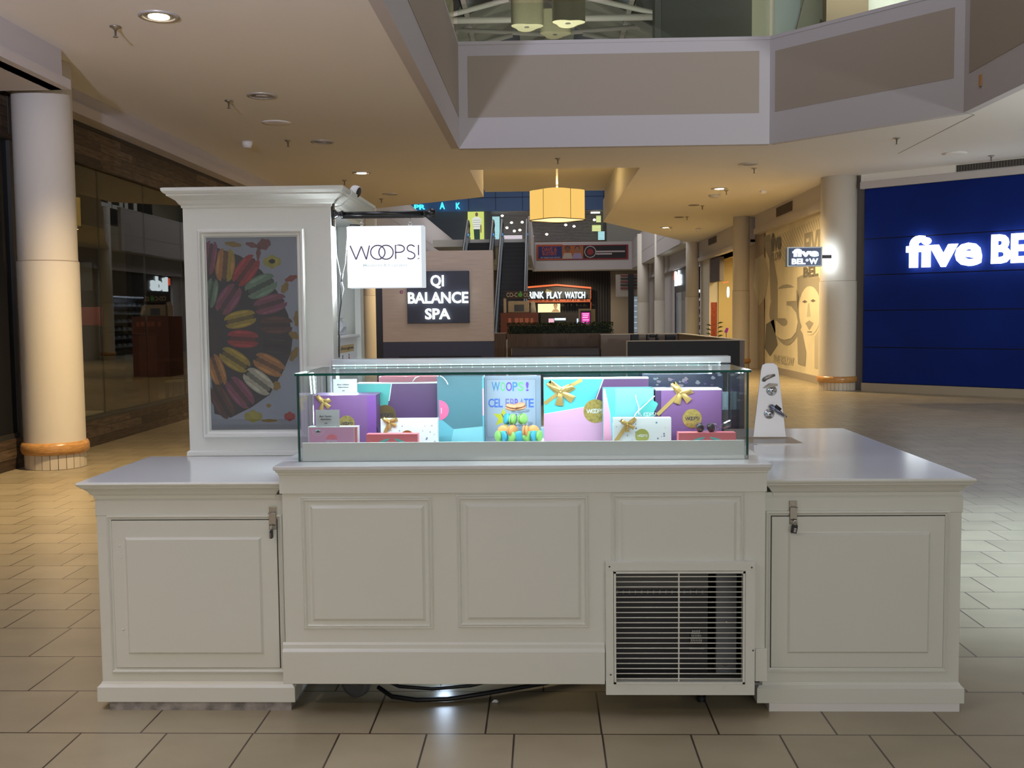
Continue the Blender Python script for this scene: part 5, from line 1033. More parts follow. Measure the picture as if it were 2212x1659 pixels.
m = MB(); m.box(-9, -8.8, 15, 64, 4.6, 9, wallup); m.box(10.4, 10.6, 15, 64, 4.6, 9, M('upper_wall_cream', (.62, .60, .48), .7)); m.box(-9, 10.6, 64, 64.2, 0, 14, wallup); struct(m.build('wall_north'))
# bright shop upstairs at the top right
m = MB(); a, b = atY(1624, 60, 24), atY(1662, 60, 24); m.box(a.x, b.x+.1, 24, 24.2, 4.6, 9.5, M('upstairs_pale', (.66, .64, .50), .7)); c_ = atY(1785, 30, 22); d_2 = atY(1876, 30, 22); m.box(b.x+.1, c_.x, 24.2, 24.4, 4.6, 9.5, M('upstairs_blue', (.62, .68, .68), .6)); m.box(c_.x, d_2.x, 22, 22.3, 4.6, 9.5, M('upstairs_brown', (.22, .16, .11), .7)); m.box(d_2.x, d_2.x+3, 22.5, 22.7, 4.6, 9.5, M('upstairs_white', (.75, .76, .74), .6))
a, b = atY(1640, 95, 23.9), atY(1700, -20, 23.9); m.prism([(b.x-.6, 23.8, 4.6), (b.x-.2, 23.8, 4.6), (b.x+1.1, 23.8, 9.4), (b.x+.6, 23.8, 9.4)], (0, .1, 0), M('upstairs_stripe', (.40, .38, .30), .7)); struct(m.build('wall_upper_shop'))
light('upstairs_shop_light', 'AREA', (6.6, 20.5, 8.6), 90, (1, .97, .86), (6.6, 24, 6.5), 3, .6)
# far upper shop: blue wall, shutter, poster
Yb = 60; bl2 = M('far_blue_wall', (.08, .16, .36), .5); blj = M('far_blue_joint', (.03, .06, .14), .6)
m = MB(); m.box(-9, 3.6, Yb, Yb+.2, 7.45, 11, bl2); a = atY(1010, 460, Yb); m.box(-9, atY(1060, 460, Yb).x, Yb, Yb+.2, 4.6, 7.45, M('far_slate', (.085, .10, .13), .6)); m.box(3.6, 9.5, Yb-.8, Yb, 4.6, 11, M('far_grey_wall', (.34, .33, .30), .7))
for k in range(8): m.box(-7.4+k*1.55, -7.36+k*1.55, Yb-.01, Yb, 7.5, 11, blj)
for z in (8.2, 9.3): m.box(-9, 3.6, Yb-.01, Yb, z, z+.04, blj)
struct(m.build('wall_upper_blue'))
shg = M('far_shop_grey', (.20, .18, .17), .7)
m = MB(); m.box(-3.1, 3.6, Yb+3, Yb+3.1, 4.6, 7.6, shg); m.box(-3.1, 3.6, Yb+.2, Yb+3, 7.5, 7.6, shg); m.box(-3.1, 3.6, Yb+1, Yb+1.1, 5.6, 5.75, M('far_timber', (.22, .10, .04), .6)); struct(m.build('wall_shop_interior'))
m = MB()
for k in range(34): m.box(-3.1, 3.6, Yb+.05, Yb+.07, 4.62+k*.084, 4.636+k*.084, M('shutter_bar', (.45, .43, .42), .4, .5))
tag(m.build('roller_shutter'), 'see-through slatted roller shutter across the far upstairs shop', 'shutter')
def quadY(name, label, cat, x0, y0, x1, y1, Y, mat, th=.04, grp=None):
    a, b = atY(x0, y1, Y), atY(x1, y0, Y); m = MB(); m.box(a.x, b.x, Y, Y+th, a.z, b.z, mat); return tag(m.build(name), label, cat, grp)
for x0, y0, x1, y1, c_, nm, lb in ((1064, 468, 1079, 522, (.45, .85, .9), 'cyan', 'tall cyan lit panel behind the shutter at the escalator head'), (1086, 508, 1128, 523, (.8, .72, .8), 'pink', 'low pinkish lit shelf behind the shutter'), (1288, 466, 1298, 480, (.8, .9, .35), 'lime', 'small lime lit panel, upper one right of the yellow pendant'), (1279, 486, 1298, 500, (.75, .85, .3), 'lime', 'wider lime lit panel below the small lime one'), (1292, 500, 1306, 518, (.45, .85, .8), 'cyan', 'pale cyan lit panel at the right end of the shutter')):
    quadY('glowing_display', lb, 'lit display', x0, y0, x1, y1, Yb+2.0, E_('panel_'+nm, c_, 1.0))
a = thing('ceiling_track', 'bright lamp tracks inside the far upstairs shop', 'track light', (0, Yb+1, 7.4))
for x0, x1, y in ((1062, 1088, 456), (1118, 1136, 455), (1272, 1296, 453), (1276, 1296, 459)):
    p, q = atY(x0, y, Yb+1.2), atY(x1, y, Yb+1.2); m = MB(); m.box(p.x, q.x, Yb+1.2, Yb+1.25, p.z-.06, p.z+.04, E_('track_glow', (1, .97, .9), 2.0)); m.build('lamp_row', a)
for k, (x, y) in enumerate(((1085, 466), (1105, 481), (1128, 480), (1095, 492), (1123, 497), (1111, 499), (1150, 511), (1181, 506), (1222, 486), (1240, 489), (1284, 475), (1181, 477), (1241, 474))):
    p = atY(x, y, Yb+1.8); m = MB(); m.lathe([(.01, .07), (.07, .05), (.09, 0), (.07, -.05), (.01, -.07)], p, E_('bulb_glow', (1, .93, .8), 4), n=10); tag(m.build('globe_light'), ['tiny globe light over the shutter, %s' % t for t in ('top left by the cyan panel', 'left of the escalator handrail', 'above the right handrail loop', 'low and yellowish at left', 'bright one between the handrails', 'dim one at lower left', 'lowest one right of the handrail', 'low one under the pendant', 'bright one right of the pendant', 'brightest one right of the pendant', 'beside the small lime panel', 'just under the pendant', 'under the pendant\'s right edge')][k], 'globe light', 'globe lights in the far upstairs shop')
# poster with a standing figure
pt = thing('lit_poster', 'backlit yellow-green poster of a man in a pale shirt and dark trousers', 'poster', (-4, Yb-.2, 6.6)); a, b = atY(1011, 523, Yb-.15), atY(1045, 457, Yb-.15)
m = MB(); m.box(a.x, b.x, Yb-.15, Yb-.02, 4.9, b.z, E_('poster_lime', (.72, .82, .20), .85)); m.build('light_box', pt)
m = MB(); cx_ = (a.x+b.x)/2+.05; zt = b.z; H_ = zt-4.9; py_ = Yb-.152; sk = E_('poster_skin', (.35, .2, .12), .5); sw = E_('poster_shirt', (.8, .82, .75), .9); tr2 = E_('poster_trousers', (.03, .06, .05), .8)
m.ell((cx_, py_, zt-.16), X_, Z_, .085, .12, sk, 14); m.poly([(cx_-.27, py_, zt-.40), (cx_-.1, py_, zt-.29), (cx_+.1, py_, zt-.29), (cx_+.27, py_, zt-.42), (cx_+.20, py_, zt-.9), (cx_+.18, py_, zt-1.02), (cx_-.18, py_, zt-1.02), (cx_-.22, py_, zt-.75)], sw); m.poly([(cx_-.18, py_-.001, zt-1.0), (cx_+.18, py_-.001, zt-1.0), (cx_+.16, py_-.001, 4.92), (cx_-.10, py_-.001, 4.92)], tr2); m.poly([(cx_+.2, py_, zt-.75), (cx_+.27, py_, zt-.75), (cx_+.27, py_, zt-1.2), (cx_+.21, py_, zt-1.2)], sk)
for k in range(4): m.poly([(cx_-.22, py_-.001, zt-.48-k*.12), (cx_+.22, py_-.001, zt-.48-k*.12), (cx_+.22, py_-.001, zt-.50-k*.12), (cx_-.22, py_-.001, zt-.50-k*.12)], E_('poster_stripe', (.3, .32, .3), .5))
m.build('figure_print', pt, fix=False)
# cyan letters
le = thing('cyan_lettering', 'glowing cyan letters high on the far wall above the black sign arm', 'sign', (-6, Yb-.3, 8)); cy_e = E_('cyan_glow', (.05, .75, 1), 2.2)
for t_, x0, x1, y0, y1 in (('PR', 895, 919, 442, 453), ('A', 950, 961, 437, 452), ('K', 985, 994, 438, 452)):
    a, b = atY(x0, y1, Yb-.3), atY(x1, y0, Yb-.3); m = MB(); m.text(t_, (a.x, Yb-.3, a.z), X_, Z_, b.x-a.x, b.z-a.z, cy_e, .08, .03); m.build('letter', le)

# ---- massage spa stand and its low walls
lam = M('pale_wood_laminate', (.60, .48, .38), .5, noise=.10, nscale=4, stretch=(1, 1, 22)); navyb = M('navy_base', (.035, .04, .07), .45); black2 = M('stand_black', (.010, .010, .013), .45); capm = M('light_edge_trim', (.48, .42, .34), .5)
sp = thing('spa_stand', 'tall pale wood spa partition with a navy base and glowing letters', 'spa stand', (-1.33, 13.1, 0))
m = MB(); m.box(-2.03, -.635, 13.0, 13.22, 1.154, 2.29, lam); m.build('wood_panel', sp, .003)
m = MB(); m.box(-2.03, -.63, 13.004, 13.22, 0, 1.153, navyb); m.box(-2.13, -2.035, 13.1, 13.3, 0, 2.2, dark); m.build('base', sp)
m = MB(); m.box(-1.711, -.932, 12.95, 12.999, 1.385, 2.035, navy); sb_ = m.build('sign_board', sp, .003)
ql = E_('spa_letters', (.92, 1, .96), 3.2)
for t_, x0, x1, y0, y1 in (('QI', 930, 958, 594, 623), ('BALANCE', 881, 1011, 630, 656), ('SPA', 918, 972, 666, 690)):
    a, b = atY(x0, y1, 12.9), atY(x1, y0, 12.9); m = MB(); m.text(t_, (a.x, 12.93, a.z), X_, Z_, b.x-a.x, b.z-a.z, ql, .02, .022); m.build('lettering', sb_)
def slot(par, x0, x1, z1, Y, name):
    m = MB(); m.box(x0, x1, Y-.006, Y-.001, .5, z1, M('slot_black', (.004, .004, .005), .5)); w_ = x1-x0; mt = M('slot_shape_white', (.42, .38, .36), .5)
    for u, wd in ((.10, .075), (.20, .09), (.30, .06), (.385, .06), (.57, .08), (.79, .09), (.905, .09)):
        c_ = x0+w_*u; hw = w_*wd/2; m.poly([(c_-hw, Y-.0065, z1-.035), (c_-hw*.55, Y-.0065, z1-.062), (c_+hw*.55, Y-.0065, z1-.062), (c_+hw, Y-.0065, z1-.035)], mt)
    m.build(name, par, fix=False)
slot(sp, -1.831, -.791, .972, 13.0, 'patterned_slot')
q = atY(867, 631, 12.99); m = MB(); m.lathe([(.020, -.004), (.020, 0)], (q.x, 13.0, q.z), M('magenta_sticker', (.45, .03, .25), .5), 'y', 20); m.lathe([(.012, -.006), (.012, -.004)], (q.x, 13.0, q.z), M('sticker_pale', (.5, .4, .5), .5), 'y', 16); m.build('round_sticker', sp)
bc = thing('spa_counter', 'low black front panel with a light edge, right of the leather bench', 'counter', (1.73, 13.1, 0))
m = MB(); m.box(1.04, 2.437, 13.0, 13.12, 0, 1.132, black2); m.build('front_panel', bc)
m = MB(); m.box(1.028, 2.44, 12.998, 13.13, 1.1325, 1.142, capm); m.box(1.028, 1.0395, 12.998, 13.12, 0, 1.132, capm); m.build('edge_trim', bc)
slot(bc, 1.24, 2.254, .951, 13.0, 'patterned_slot')
taupe = M('taupe_partition', (.24, .19, .15), .6)
lw = thing('low_partition', 'taupe low wall with a pale cap, enclosing the black massage chairs', 'partition', (1.6, 17.6, 0))
m = MB(); m.box(.96, 2.26, 17.6, 17.72, 0, 1.125, taupe); m.prism([(2.26, 17.72, 0), (2.36, 17.72, 0), (2.53, 13.16, 0), (2.455, 13.16, 0)], (0, 0, 1.125), taupe); m.build('wall_body', lw)
m = MB(); m.box(.955, 2.26, 17.59, 17.73, 1.1255, 1.14, capm); m.prism([(2.25, 17.73, 1.1255), (2.37, 17.73, 1.1255), (2.54, 13.15, 1.1255), (2.445, 13.15, 1.1255)], (0, 0, .0145), capm); m.build('cap', lw)
for x0, x1, hole, lb in ((1362, 1381, 0, 'solid black chair back at the left behind the low black panel'), (1396, 1423, 1, 'black chair back with a square opening, middle one of three'), (1437, 1460, 0, 'solid black chair back at the right behind the low black panel')):
    Yc = 16.6; a, b = atY(x0, 722, Yc), atY(x1, 722, Yc); zt = a.z; t = thing('massage_chair', lb, 'chair', ((a.x+b.x)/2, Yc, 0)); m = MB()
    if hole: m.box(a.x, a.x+.05, Yc, Yc+.06, .45, zt, black2); m.box(b.x-.05, b.x, Yc, Yc+.06, .45, zt, black2); m.box(a.x+.05, b.x-.05, Yc, Yc+.06, zt-.05, zt, black2); m.box(a.x+.05, b.x-.05, Yc, Yc+.06, .45, zt-.17, black2)
    else: m.box(a.x, b.x, Yc, Yc+.06, .45, zt, black2)
    m.build('backrest', t, .015); m = MB(); m.box(a.x-.03, b.x+.03, Yc-.45, Yc-.01, .40, .48, black2); m.build('seat', t, .02)
    for xx in (a.x-.02, b.x-.01):
        for yy in (Yc-.42, Yc-.06): m = MB(); m.box(xx, xx+.03, yy, yy+.03, 0, .399, black2); m.build('leg', t)
walnut = M('walnut_slats', (.115, .065, .035), .45, noise=.35, nscale=5, stretch=(26, 26, 1))
pl_ = thing('hedge_planter', 'long walnut planter box filled with a clipped dark green hedge', 'planter', (.3, 18, 0))
m = MB(); m.box(-.63, 1.18, 17.85, 18.35, 0, 1.152, walnut); m.box(-.87, -.66, 17.85, 18.35, 0, 1.165, walnut); m.box(-.655, -.632, 17.84, 18.35, 0, 1.06, capm); m.build('box', pl_)
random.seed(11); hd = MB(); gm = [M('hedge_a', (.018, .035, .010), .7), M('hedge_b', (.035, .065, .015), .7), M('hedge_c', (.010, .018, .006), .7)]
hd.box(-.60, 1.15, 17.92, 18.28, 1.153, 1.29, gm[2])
for k in range(3200):
    c_ = Vector((random.uniform(-.64, 1.19), 17.86+random.random()**2*.45, random.uniform(1.15, 1.345))); a = Vector((random.uniform(-1, 1), random.uniform(-1, .2), random.uniform(-.3, 1))).normalized(); b = a.cross(Vector((random.random(), random.random(), random.random()))).normalized(); s_ = random.uniform(.012, .022)
    hd.add([c_-a*s_, c_+b*s_*.5, c_+a*s_, c_-b*s_*.5], [(0, 1, 2, 3)], random.choice(gm))
o = hd.build('hedge', pl_, fix=False); o['kind'] = 'stuff'
lt = M('dark_leather', (.035, .03, .032), .33, bump=.3, bscale=18)
bn = thing('leather_bench', 'dark leather bench with a padded rolled back before the walnut planter', 'bench', (.2, 17.4, 0))
m = MB(); a, b = -.565, .94; pr_ = [(.32, .0), (.34, .30), (.36, .62), (.33, .80), (.26, .905), (.16, .935), (.08, .90), (.04, .80), (.05, .0)]
m.prism([(a, 17.80-u, z+.0) for u, z in [(x_, z_) for x_, z_ in pr_]], (b-a, 0, 0), lt); m.build('backrest', bn, .02)
m = MB(); m.box(a, b, 16.95, 17.46, .22, .46, lt); m.build('seat', bn, .03); m = MB(); m.box(a+.03, b-.03, 17.0, 17.47, 0, .219, black2); m.build('plinth', bn)
q = atX(1568, 713, 3.0); m = MB(); pp = [atY(x, y, 16.9) for x, y in ((1565, 718), (1571, 719), (1574, 709), (1569, 708))]; m.prism(pp, (0, .02, 0), M('magenta_tag', (.55, .02, .30), .5)); m.tube([(pp[0].x+.03, 16.91, pp[0].z-.0), (pp[0].x+.03, 16.91, 0)], .006, steeld); tag(m.build('tag_on_post'), 'tiny magenta tag beyond the low partition, right of the lit shop', 'tag')

# ---- drink kiosk before the escalators
Yk = 26; kk = thing('drinks_kiosk', 'dark maroon drinks kiosk with a cream dispenser, left behind the hedge', 'kiosk', (-.6, Yk, 0))
def bq(m, x0, y0, x1, y1, Y, th, mat): a, b = atY(x0, y1, Y), atY(x1, y0, Y); m.box(a.x, b.x, Y, Y+th, a.z, b.z, mat)
mar = M('maroon_counter', (.085, .018, .016), .5)
m = MB(); a, b = atY(1081, 676, Yk), atY(1162, 676, Yk); m.box(a.x, b.x, Yk, Yk+1.0, 0, a.z, mar); m.build('counter', kk)
m = MB(); bq(m, 1092, 629, 1144, 645, Yk+.3, .1, M('sign_brown', (.03, .015, .012), .6)); sb_ = m.build('sign_board', kk)
tanl = E_('cocool_letters', (.42, .30, .20), .35)
for t_, x0, x1 in (('CO-C', 1094, 1118), ('OL', 1131, 1143)):
    a, b = atY(x0, 642, Yk+.28), atY(x1, 632, Yk+.28); m = MB(); m.text(t_, (a.x, Yk+.28, a.z), X_, Z_, b.x-a.x, b.z-a.z, tanl, .01, .02); m.build('lettering', sb_)
a = atY(1124, 637, Yk+.28); m = MB(); m.ell((a.x, Yk+.279, a.z), X_, Z_, .055, .055, E_('leaf_green', (.05, .22, .03), .5), 16); m.poly([(a.x-.02, Yk+.278, a.z+.05), (a.x+.03, Yk+.278, a.z+.05), (a.x+.01, Yk+.278, a.z+.11)], E_('leaf_green', (.05, .22, .03), .5)); m.build('leaf_logo', sb_, fix=False)
m = MB(); bq(m, 1097, 650, 1143, 675.6, Yk+.35, .5, M('dispenser_cream', (.30, .26, .22), .5)); m.build('dispenser', kk, .02)
m = MB(); bq(m, 1111, 658, 1132, 673, Yk+.345, .004, M('dispenser_window', (.03, .03, .03), .2)); m.build('dispenser_window', kk)
m = MB(); bq(m, 1088, 644, 1093.5, 675.6, Yk+.35, .1, M('cream_post', (.35, .30, .25), .5)); m.build('post', kk); m = MB(); a, b = atY(1160, 676, Yk), atY(1149, 651, Yk+.1)
m.lathe([(.09, 0), (.05, b.z-a.z)], (b.x+.02, Yk+.5, a.z), M('cone_white', (.5, .5, .5), .5)); m.build('cone_cup', kk)
m = MB()
for x, w_ in ((1098, 6), (1112, 8), (1122, 8), (1134, 8), (1146, 6)): bq(m, x, 687, x+w_, 697, Yk-.006, .004, M('maroon_print', (.28, .10, .08), .6))
m.build('printed_cups', kk)

# ---- escalators
est = M('escalator_black', (.012, .012, .013), .4); esb = M('escalator_steel_blue', (.06, .08, .10), .3, .5); esg = M('step_edge', (.05, .05, .048), .4)
def escalator(x0, x1, label):
    t = thing('escalator', label, 'escalator', ((x0+x1)/2, 38, 0)); Y0, Y1, Zt = 34.6, 42.3, 4.40; n = 26; m = MB()
    m.prism([(x0, Y0, -.0), (x0, Y1, Zt-.25), (x0, Y1+.5, Zt-.25), (x0, Y1+.5, Zt-.9), (x0, Y0+1, 0)], (x1-x0, 0, 0), est); m.build('truss', t)
    m = MB()
    for k in range(n):
        ya = Y0+(Y1-Y0)*k/n; za = Zt*k/n; m.box(x0+.02, x1-.02, ya, ya+.32, za-.02 if k else .005, za+Zt/n-.01, est); m.box(x0+.02, x1-.02, ya-.008, ya+.03, za+Zt/n-.02, za+Zt/n, esg)
    m.build('steps', t)
    for xa, xb in ((x0-.13, x0), (x1, x1+.13)):
        m = MB(); m.prism([(xa, Y0-.6, 0), (xa, Y1, Zt-.6), (xa, Y1+.9, Zt-.6), (xa, Y1+.9, Zt+.30), (xa, Y1, Zt+.30), (xa, Y0-.2, .30), (xa, Y0-.6, .2)], (xb-xa, 0, 0), esb); m.build('skirt', t)
        xm = (xa+xb)/2; m = MB(); m.prism([(xm-.01, Y0-.2, .3), (xm-.01, Y1, Zt+.3), (xm-.01, Y1+.8, Zt+.3), (xm-.01, Y1+.8, Zt+.86), (xm-.01, Y1, Zt+.9), (xm-.01, Y0, .9)], (.02, 0, 0), M('balustrade_dark', (.03, .035, .04), .2)); m.build('balustrade', t)
        pts = [(xm, Y0-.1, .35), (xm, Y0-.45, .6), (xm, Y0-.1, .9), (xm, Y1, Zt+.93), (xm, Y1+.8, Zt+.95), (xm, Y1+1.1, Zt+.80), (xm, Y1+1.1, Zt+.45), (xm, Y1+.8, Zt+.35)]
        m = MB(); m.tube(pts, .045, est, 8); m.build('handrail', t)
        m = MB(); m.tube([(xm, Y1-.02, Zt+.29), (xm, Y1-.02, Zt+.36), (xm, Y1+.3, Zt+.36)], .05, E_('handrail_glow', (.08, .35, .75), .8), 8); m.build('newel_light', t)
escalator(-1.62, -.74, 'right-hand black escalator rising away beside the spa partition'); escalator(-3.02, -2.12, 'left escalator, only its top showing above the spa partition')

# ---- banner on the bridge
Yn = 58.4; bn_ = thing('advert_banner', 'wide orange-framed advertising banner across the bridge fascia', 'banner', (2, Yn, 4.7))
bo = M('banner_orange', (.42, .07, .02), .6); bb_ = M('banner_blue', (.015, .02, .12), .6); bk = M('banner_black', (.012, .008, .012), .6); br_ = M('banner_red', (.25, .015, .02), .6); cr_ = M('banner_pale', (.5, .42, .42), .6)
m = MB(); bq(m, 1159, 528, 1357, 562, Yn, .04, br_); bq(m, 1159, 528, 1215, 562, Yn-.005, .004, bo); bq(m, 1163, 532, 1214, 559, Yn-.010, .004, bb_); bq(m, 1214, 531, 1260, 559, Yn-.008, .002, M('banner_amber', (.35, .10, .02), .6)); bq(m, 1260, 530, 1353, 558, Yn-.010, .004, bk); m.build('sheet', bn_)
m = MB()
for t_, x0, y0, x1, y1, mt in (('DAVE &', 1171, 534, 1203, 544, bo), ("BUSTER'S", 1172, 544, 1202, 552, bo), ('EAT DRINK PLAY WATCH', 1168, 555, 1210, 558, cr_)):
    a, b = atY(x0, y1, Yn), atY(x1, y0, Yn); m.text(t_, (a.x, Yn-.014, a.z), X_, Z_, b.x-a.x, b.z-a.z, mt, .004, .02)
for x, y0, skc, shc in ((1226, 535, (.16, .07, .04), (.42, .34, .28)), (1247, 535, (.25, .11, .06), (.28, .22, .36))):
    a = atY(x, y0, Yn); m.ell((a.x, Yn-.012, a.z-.10), X_, Z_, .13, .16, M('banner_skin%d' % x, skc, .6), 14); m.poly([(a.x-.30, Yn-.013, a.z-.62), (a.x-.20, Yn-.013, a.z-.30), (a.x+.20, Yn-.013, a.z-.30), (a.x+.28, Yn-.013, a.z-.62)], M('banner_shirt%d' % x, shc, .6)); m.ell((a.x-.0, Yn-.0115, a.z-.04), X_, Z_, .16, .14, M('banner_hair', (.03, .015, .01), .6), 14)
a = atY(1275, 544, Yn); m.ell((a.x, Yn-.011, a.z), X_, Z_, .33, .33, cr_, 24); m.ell((a.x, Yn-.012, a.z), X_, Z_, .29, .29, bk, 24); m.ell((a.x, Yn-.013, a.z), X_, Z_, .18, .18, br_, 20)
bq(m, 1288, 541, 1350, 545, Yn-.012, .002, cr_); bq(m, 1288, 546.5, 1322, 550, Yn-.012, .002, cr_)
m.build('banner_print', bn_, fix=False)

# ---- ground floor at the far end
Yg = 61
slb = M('black_slats', (.012, .010, .009), .6); m = MB(); a, b = atY(1120, 600, Yg), atY(1318, 600, Yg); m.box(a.x, b.x, Yg, Yg+.1, 0, 3.98, slb)
k = a.x
while k < b.x: m.box(k, k+.05, Yg-.05, Yg, 0, 3.98, M('slat_brown', (.028, .022, .018), .6)); k += .16
struct(m.build('wall_slatted')); m = MB(); m.box(b.x+.01, 9, Yg, Yg+.1, 0, 3.98, M('far_tan', (.27, .22, .17), .7)); m.box(-9, a.x-.01, Yg, Yg+.1, 0, 4.09, M('far_taupe', (.18, .15, .13), .7)); struct(m.build('wall_far'))
Ye = 60.5; dp = thing('restaurant_front', 'orange gabled restaurant front with glowing DRINK PLAY WATCH letters', 'restaurant front', (1, Ye, 0))
oe = E_('orange_beam', (1, .20, .06), .9); orb = M('orange_band', (.42, .09, .03), .6)
m = MB(); pts = [atY(1130, 619.5, Ye), atY(1203, 613.5, Ye), atY(1277, 620, Ye)]
for p, q in zip(pts, pts[1:]): m.prism([p, q, q-Z_*.10, p-Z_*.10], (0, .12, 0), oe)
m.build('gable_beam', dp)
m = MB(); a = pts[2]; m.box(a.x-.05, a.x+.0, Ye, Ye+.1, 0, a.z-.1, orb); bq(m, 1130, 646, 1277, 654, Ye, .06, orb); m.build('orange_frame', dp)
m = MB(); m.prism([atY(1130, 645, Ye+.1), atY(1275, 645, Ye+.1), atY(1275, 622, Ye+.1), atY(1203, 616.5, Ye+.1), atY(1130, 622, Ye+.1)], (0, .04, 0), M('sign_backing', (.035, .03, .025), .6)); m.build('sign_backing', dp)
dl = E_('drink_letters', (.70, .92, 1), 2.2)
for t_, x0, x1 in (('DRINK', 1131, 1175), ('PLAY', 1181, 1214), ('WATCH', 1220, 1264)):
    a, b = atY(x0, 645, Ye-.1), atY(x1, 630, Ye-.1); m = MB(); m.text(t_, (a.x, Ye-.1, a.z), X_, Z_, b.x-a.x, b.z-a.z, dl, .05, .03); m.build('lettering', dp)
m = MB(); m.prism([atY(1177, 631, Ye-.03), atY(1181, 624, Ye-.03), atY(1194, 629, Ye-.03), atY(1182, 637, Ye-.03)], (0, .02, 0), E_('yellow_flag', (.6, .42, .12), .5)); m.build('yellow_arrow', dp)
m = MB(); bq(m, 1162, 656, 1210, 675, Ye-.02, .05, E_('cream_lightbox', (1, .83, .45), 1.2)); lb_ = m.build('lit_menu_sign', dp)
m = MB(); a = atY(1200, 662, Ye-.03); m.ell((a.x, Ye-.024, a.z), X_, Z_, .10, .15, E_('portrait_skin', (.8, .45, .2), .7), 14); m.poly([(a.x-.25, Ye-.025, a.z-.32), (a.x-.1, Ye-.025, a.z-.15), (a.x+.1, Ye-.025, a.z-.15), (a.x+.25, Ye-.025, a.z-.32)], E_('portrait_skin', (.8, .45, .2), .7)); m.ell((a.x, Ye-.023, a.z+.07), X_, Z_, .12, .12, E_('portrait_hair', (.3, .15, .05), .5), 12); m.build('portrait_print', lb_, fix=False)
for x0, y0, x1, y1, c_, s_ in ((1185, 688, 1197, 697, (.9, .5, .6), 1.0), (1198, 687, 1222, 692, (.6, .75, 1), 1.6), (1246, 688, 1252, 698, (.6, .75, 1), 1.2)):
    m = MB(); bq(m, x0, y0, x1, y1, Ye-.02, .04, E_('screen_%d' % x0, c_, s_)); m.build('lit_screen', dp)
m = MB(); bq(m, 1168, 676, 1250, 700, Ye+.0, .03, M('bar_dark', (.03, .025, .02), .4)); m.build('bar_front', dp)
Yt = 50; tk = thing('ticket_kiosk', 'freestanding kiosk with a glowing magenta screen in front of the black slats', 'kiosk', (2.2, Yt, 0))
m = MB(); a, b = atY(1250, 667, Yt), atY(1277, 667, Yt); m.box(a.x, b.x, Yt, Yt+.5, 0, a.z, M('kiosk_ochre', (.30, .22, .12), .6)); c_ = atY(1286, 667, Yt); m.box(b.x+.005, c_.x, Yt+.1, Yt+.5, 0, a.z-.02, M('kiosk_ochre2', (.22, .16, .07), .6)); m.build('cabinet', tk)
m = MB(); bq(m, 1254, 671, 1276, 700, Yt-.02, .015, black2); m.build('screen_bezel', tk); m = MB(); bq(m, 1256, 675, 1274, 699, Yt-.03, .008, E_('magenta_screen', (.75, .04, .40), 1.0)); sc2 = m.build('screen', tk)
m = MB(); [bq(m, 1258+k % 2, y, 1272-k % 3, y+2, Yt-.034, .003, E_('magenta_pale', (1, .65, .9), 1)) for k, y in enumerate((677, 681, 685, 690, 695))]; m.build('screen_text_lines', sc2)
# red and black striped sign
st_ = thing('striped_sign', 'shop sign with red and black stripes and a round white badge, far right end', 'sign', (5, 57, 3)); m = MB(); st2 = MB()
for k in range(5): bq(m, 1340, 593+k*6.8, 1420, 596.2+k*6.8, 57, .05, M('stripe_red', (.20, .02, .02), .6) if k % 2 == 0 else black2)
m.build('stripes', st_); m = MB(); a = atY(1407, 608, 56.9); m.lathe([(.34, 0), (.34, .06)], (a.x, 56.85, a.z), E_('badge_glow', (.85, .9, 1), 1.6), 'y', 28); m.build('round_badge', st_)
m = MB(); bq(m, 1358, 592, 1369, 720, 56.6, .3, black2); m.build('black_post', st_)
m = MB(); bq(m, 1330, 592, 1426, 641, 57.1, .05, M('sign_white_board', (.38, .33, .28), .6)); m.build('board', st_)
for x0, x1, lb in ((1370, 1384, 'pale blue lit shop window left of the far column'), (1408, 1424, 'striped blue-white lit shop window right of the far column')):
    m = MB(); bq(m, x0, 625, x1, 718, 58.0, .05, E_('window_cool', (.30, .38, .45), .55)); bl_ = E_('window_cool2', (.75, .85, .95), .9)
    for k in range(9): bq(m, x0, 650+k*5 if x0 > 1400 else 648+k*12, x1, 652.5+k*5 if x0 > 1400 else 649+k*12, 57.95, .04, bl_)
    tag(m.build('shop_window'), lb, 'shop window')
# ---- cap shop
cs = thing('cap_shop_front', 'dark cap shop front with a glowing white sign on the east side', 'shop front', (EX, 42, 0)); dkf = M('capshop_dark', (.03, .028, .03), .4)
m = MB(); m.box(EX-.04, EX+.02, 38, 44.6, 2.35, 3.35, dkf); m.box(EX-.04, EX, 38, 38.2, 0, 2.35, dkf); m.box(EX-.04, EX, 44.4, 44.6, 0, 2.35, dkf); m.box(EX+1.5, EX+1.6, 38, 44.6, 0, 3.3, M('capshop_back', (.12, .13, .16), .6)); m.build('frame', cs)
m = MB(); m.box(EX-.02, EX-.01, 38.2, 44.4, 0, 2.35, pane_mat('capshop_glass', (.85, .88, .9), .8, .05)); m.build('glass', cs)
m = MB(); m.text('lids', (EX-.06, 44.2, 2.62), -Y_, Z_, 2.0, .62, E_('lids_glow', (.80, .93, 1), 3), .03, .05); m.build('lettering', cs); m = MB(); m.box(EX-.08, EX-.05, 44.22, 44.5, 2.9, 3.2, E_('lids_red', (1, .12, .04), 2)); m.build('red_dot', cs)
light('capshop_light', 'AREA', (EX+.5, 41.3, 3.2), 120, (.85, .9, 1), (EX+1.3, 41.3, .6), 5, .5)
capm_ = M('cap_white', (.75, .77, .8), .6); proto = None
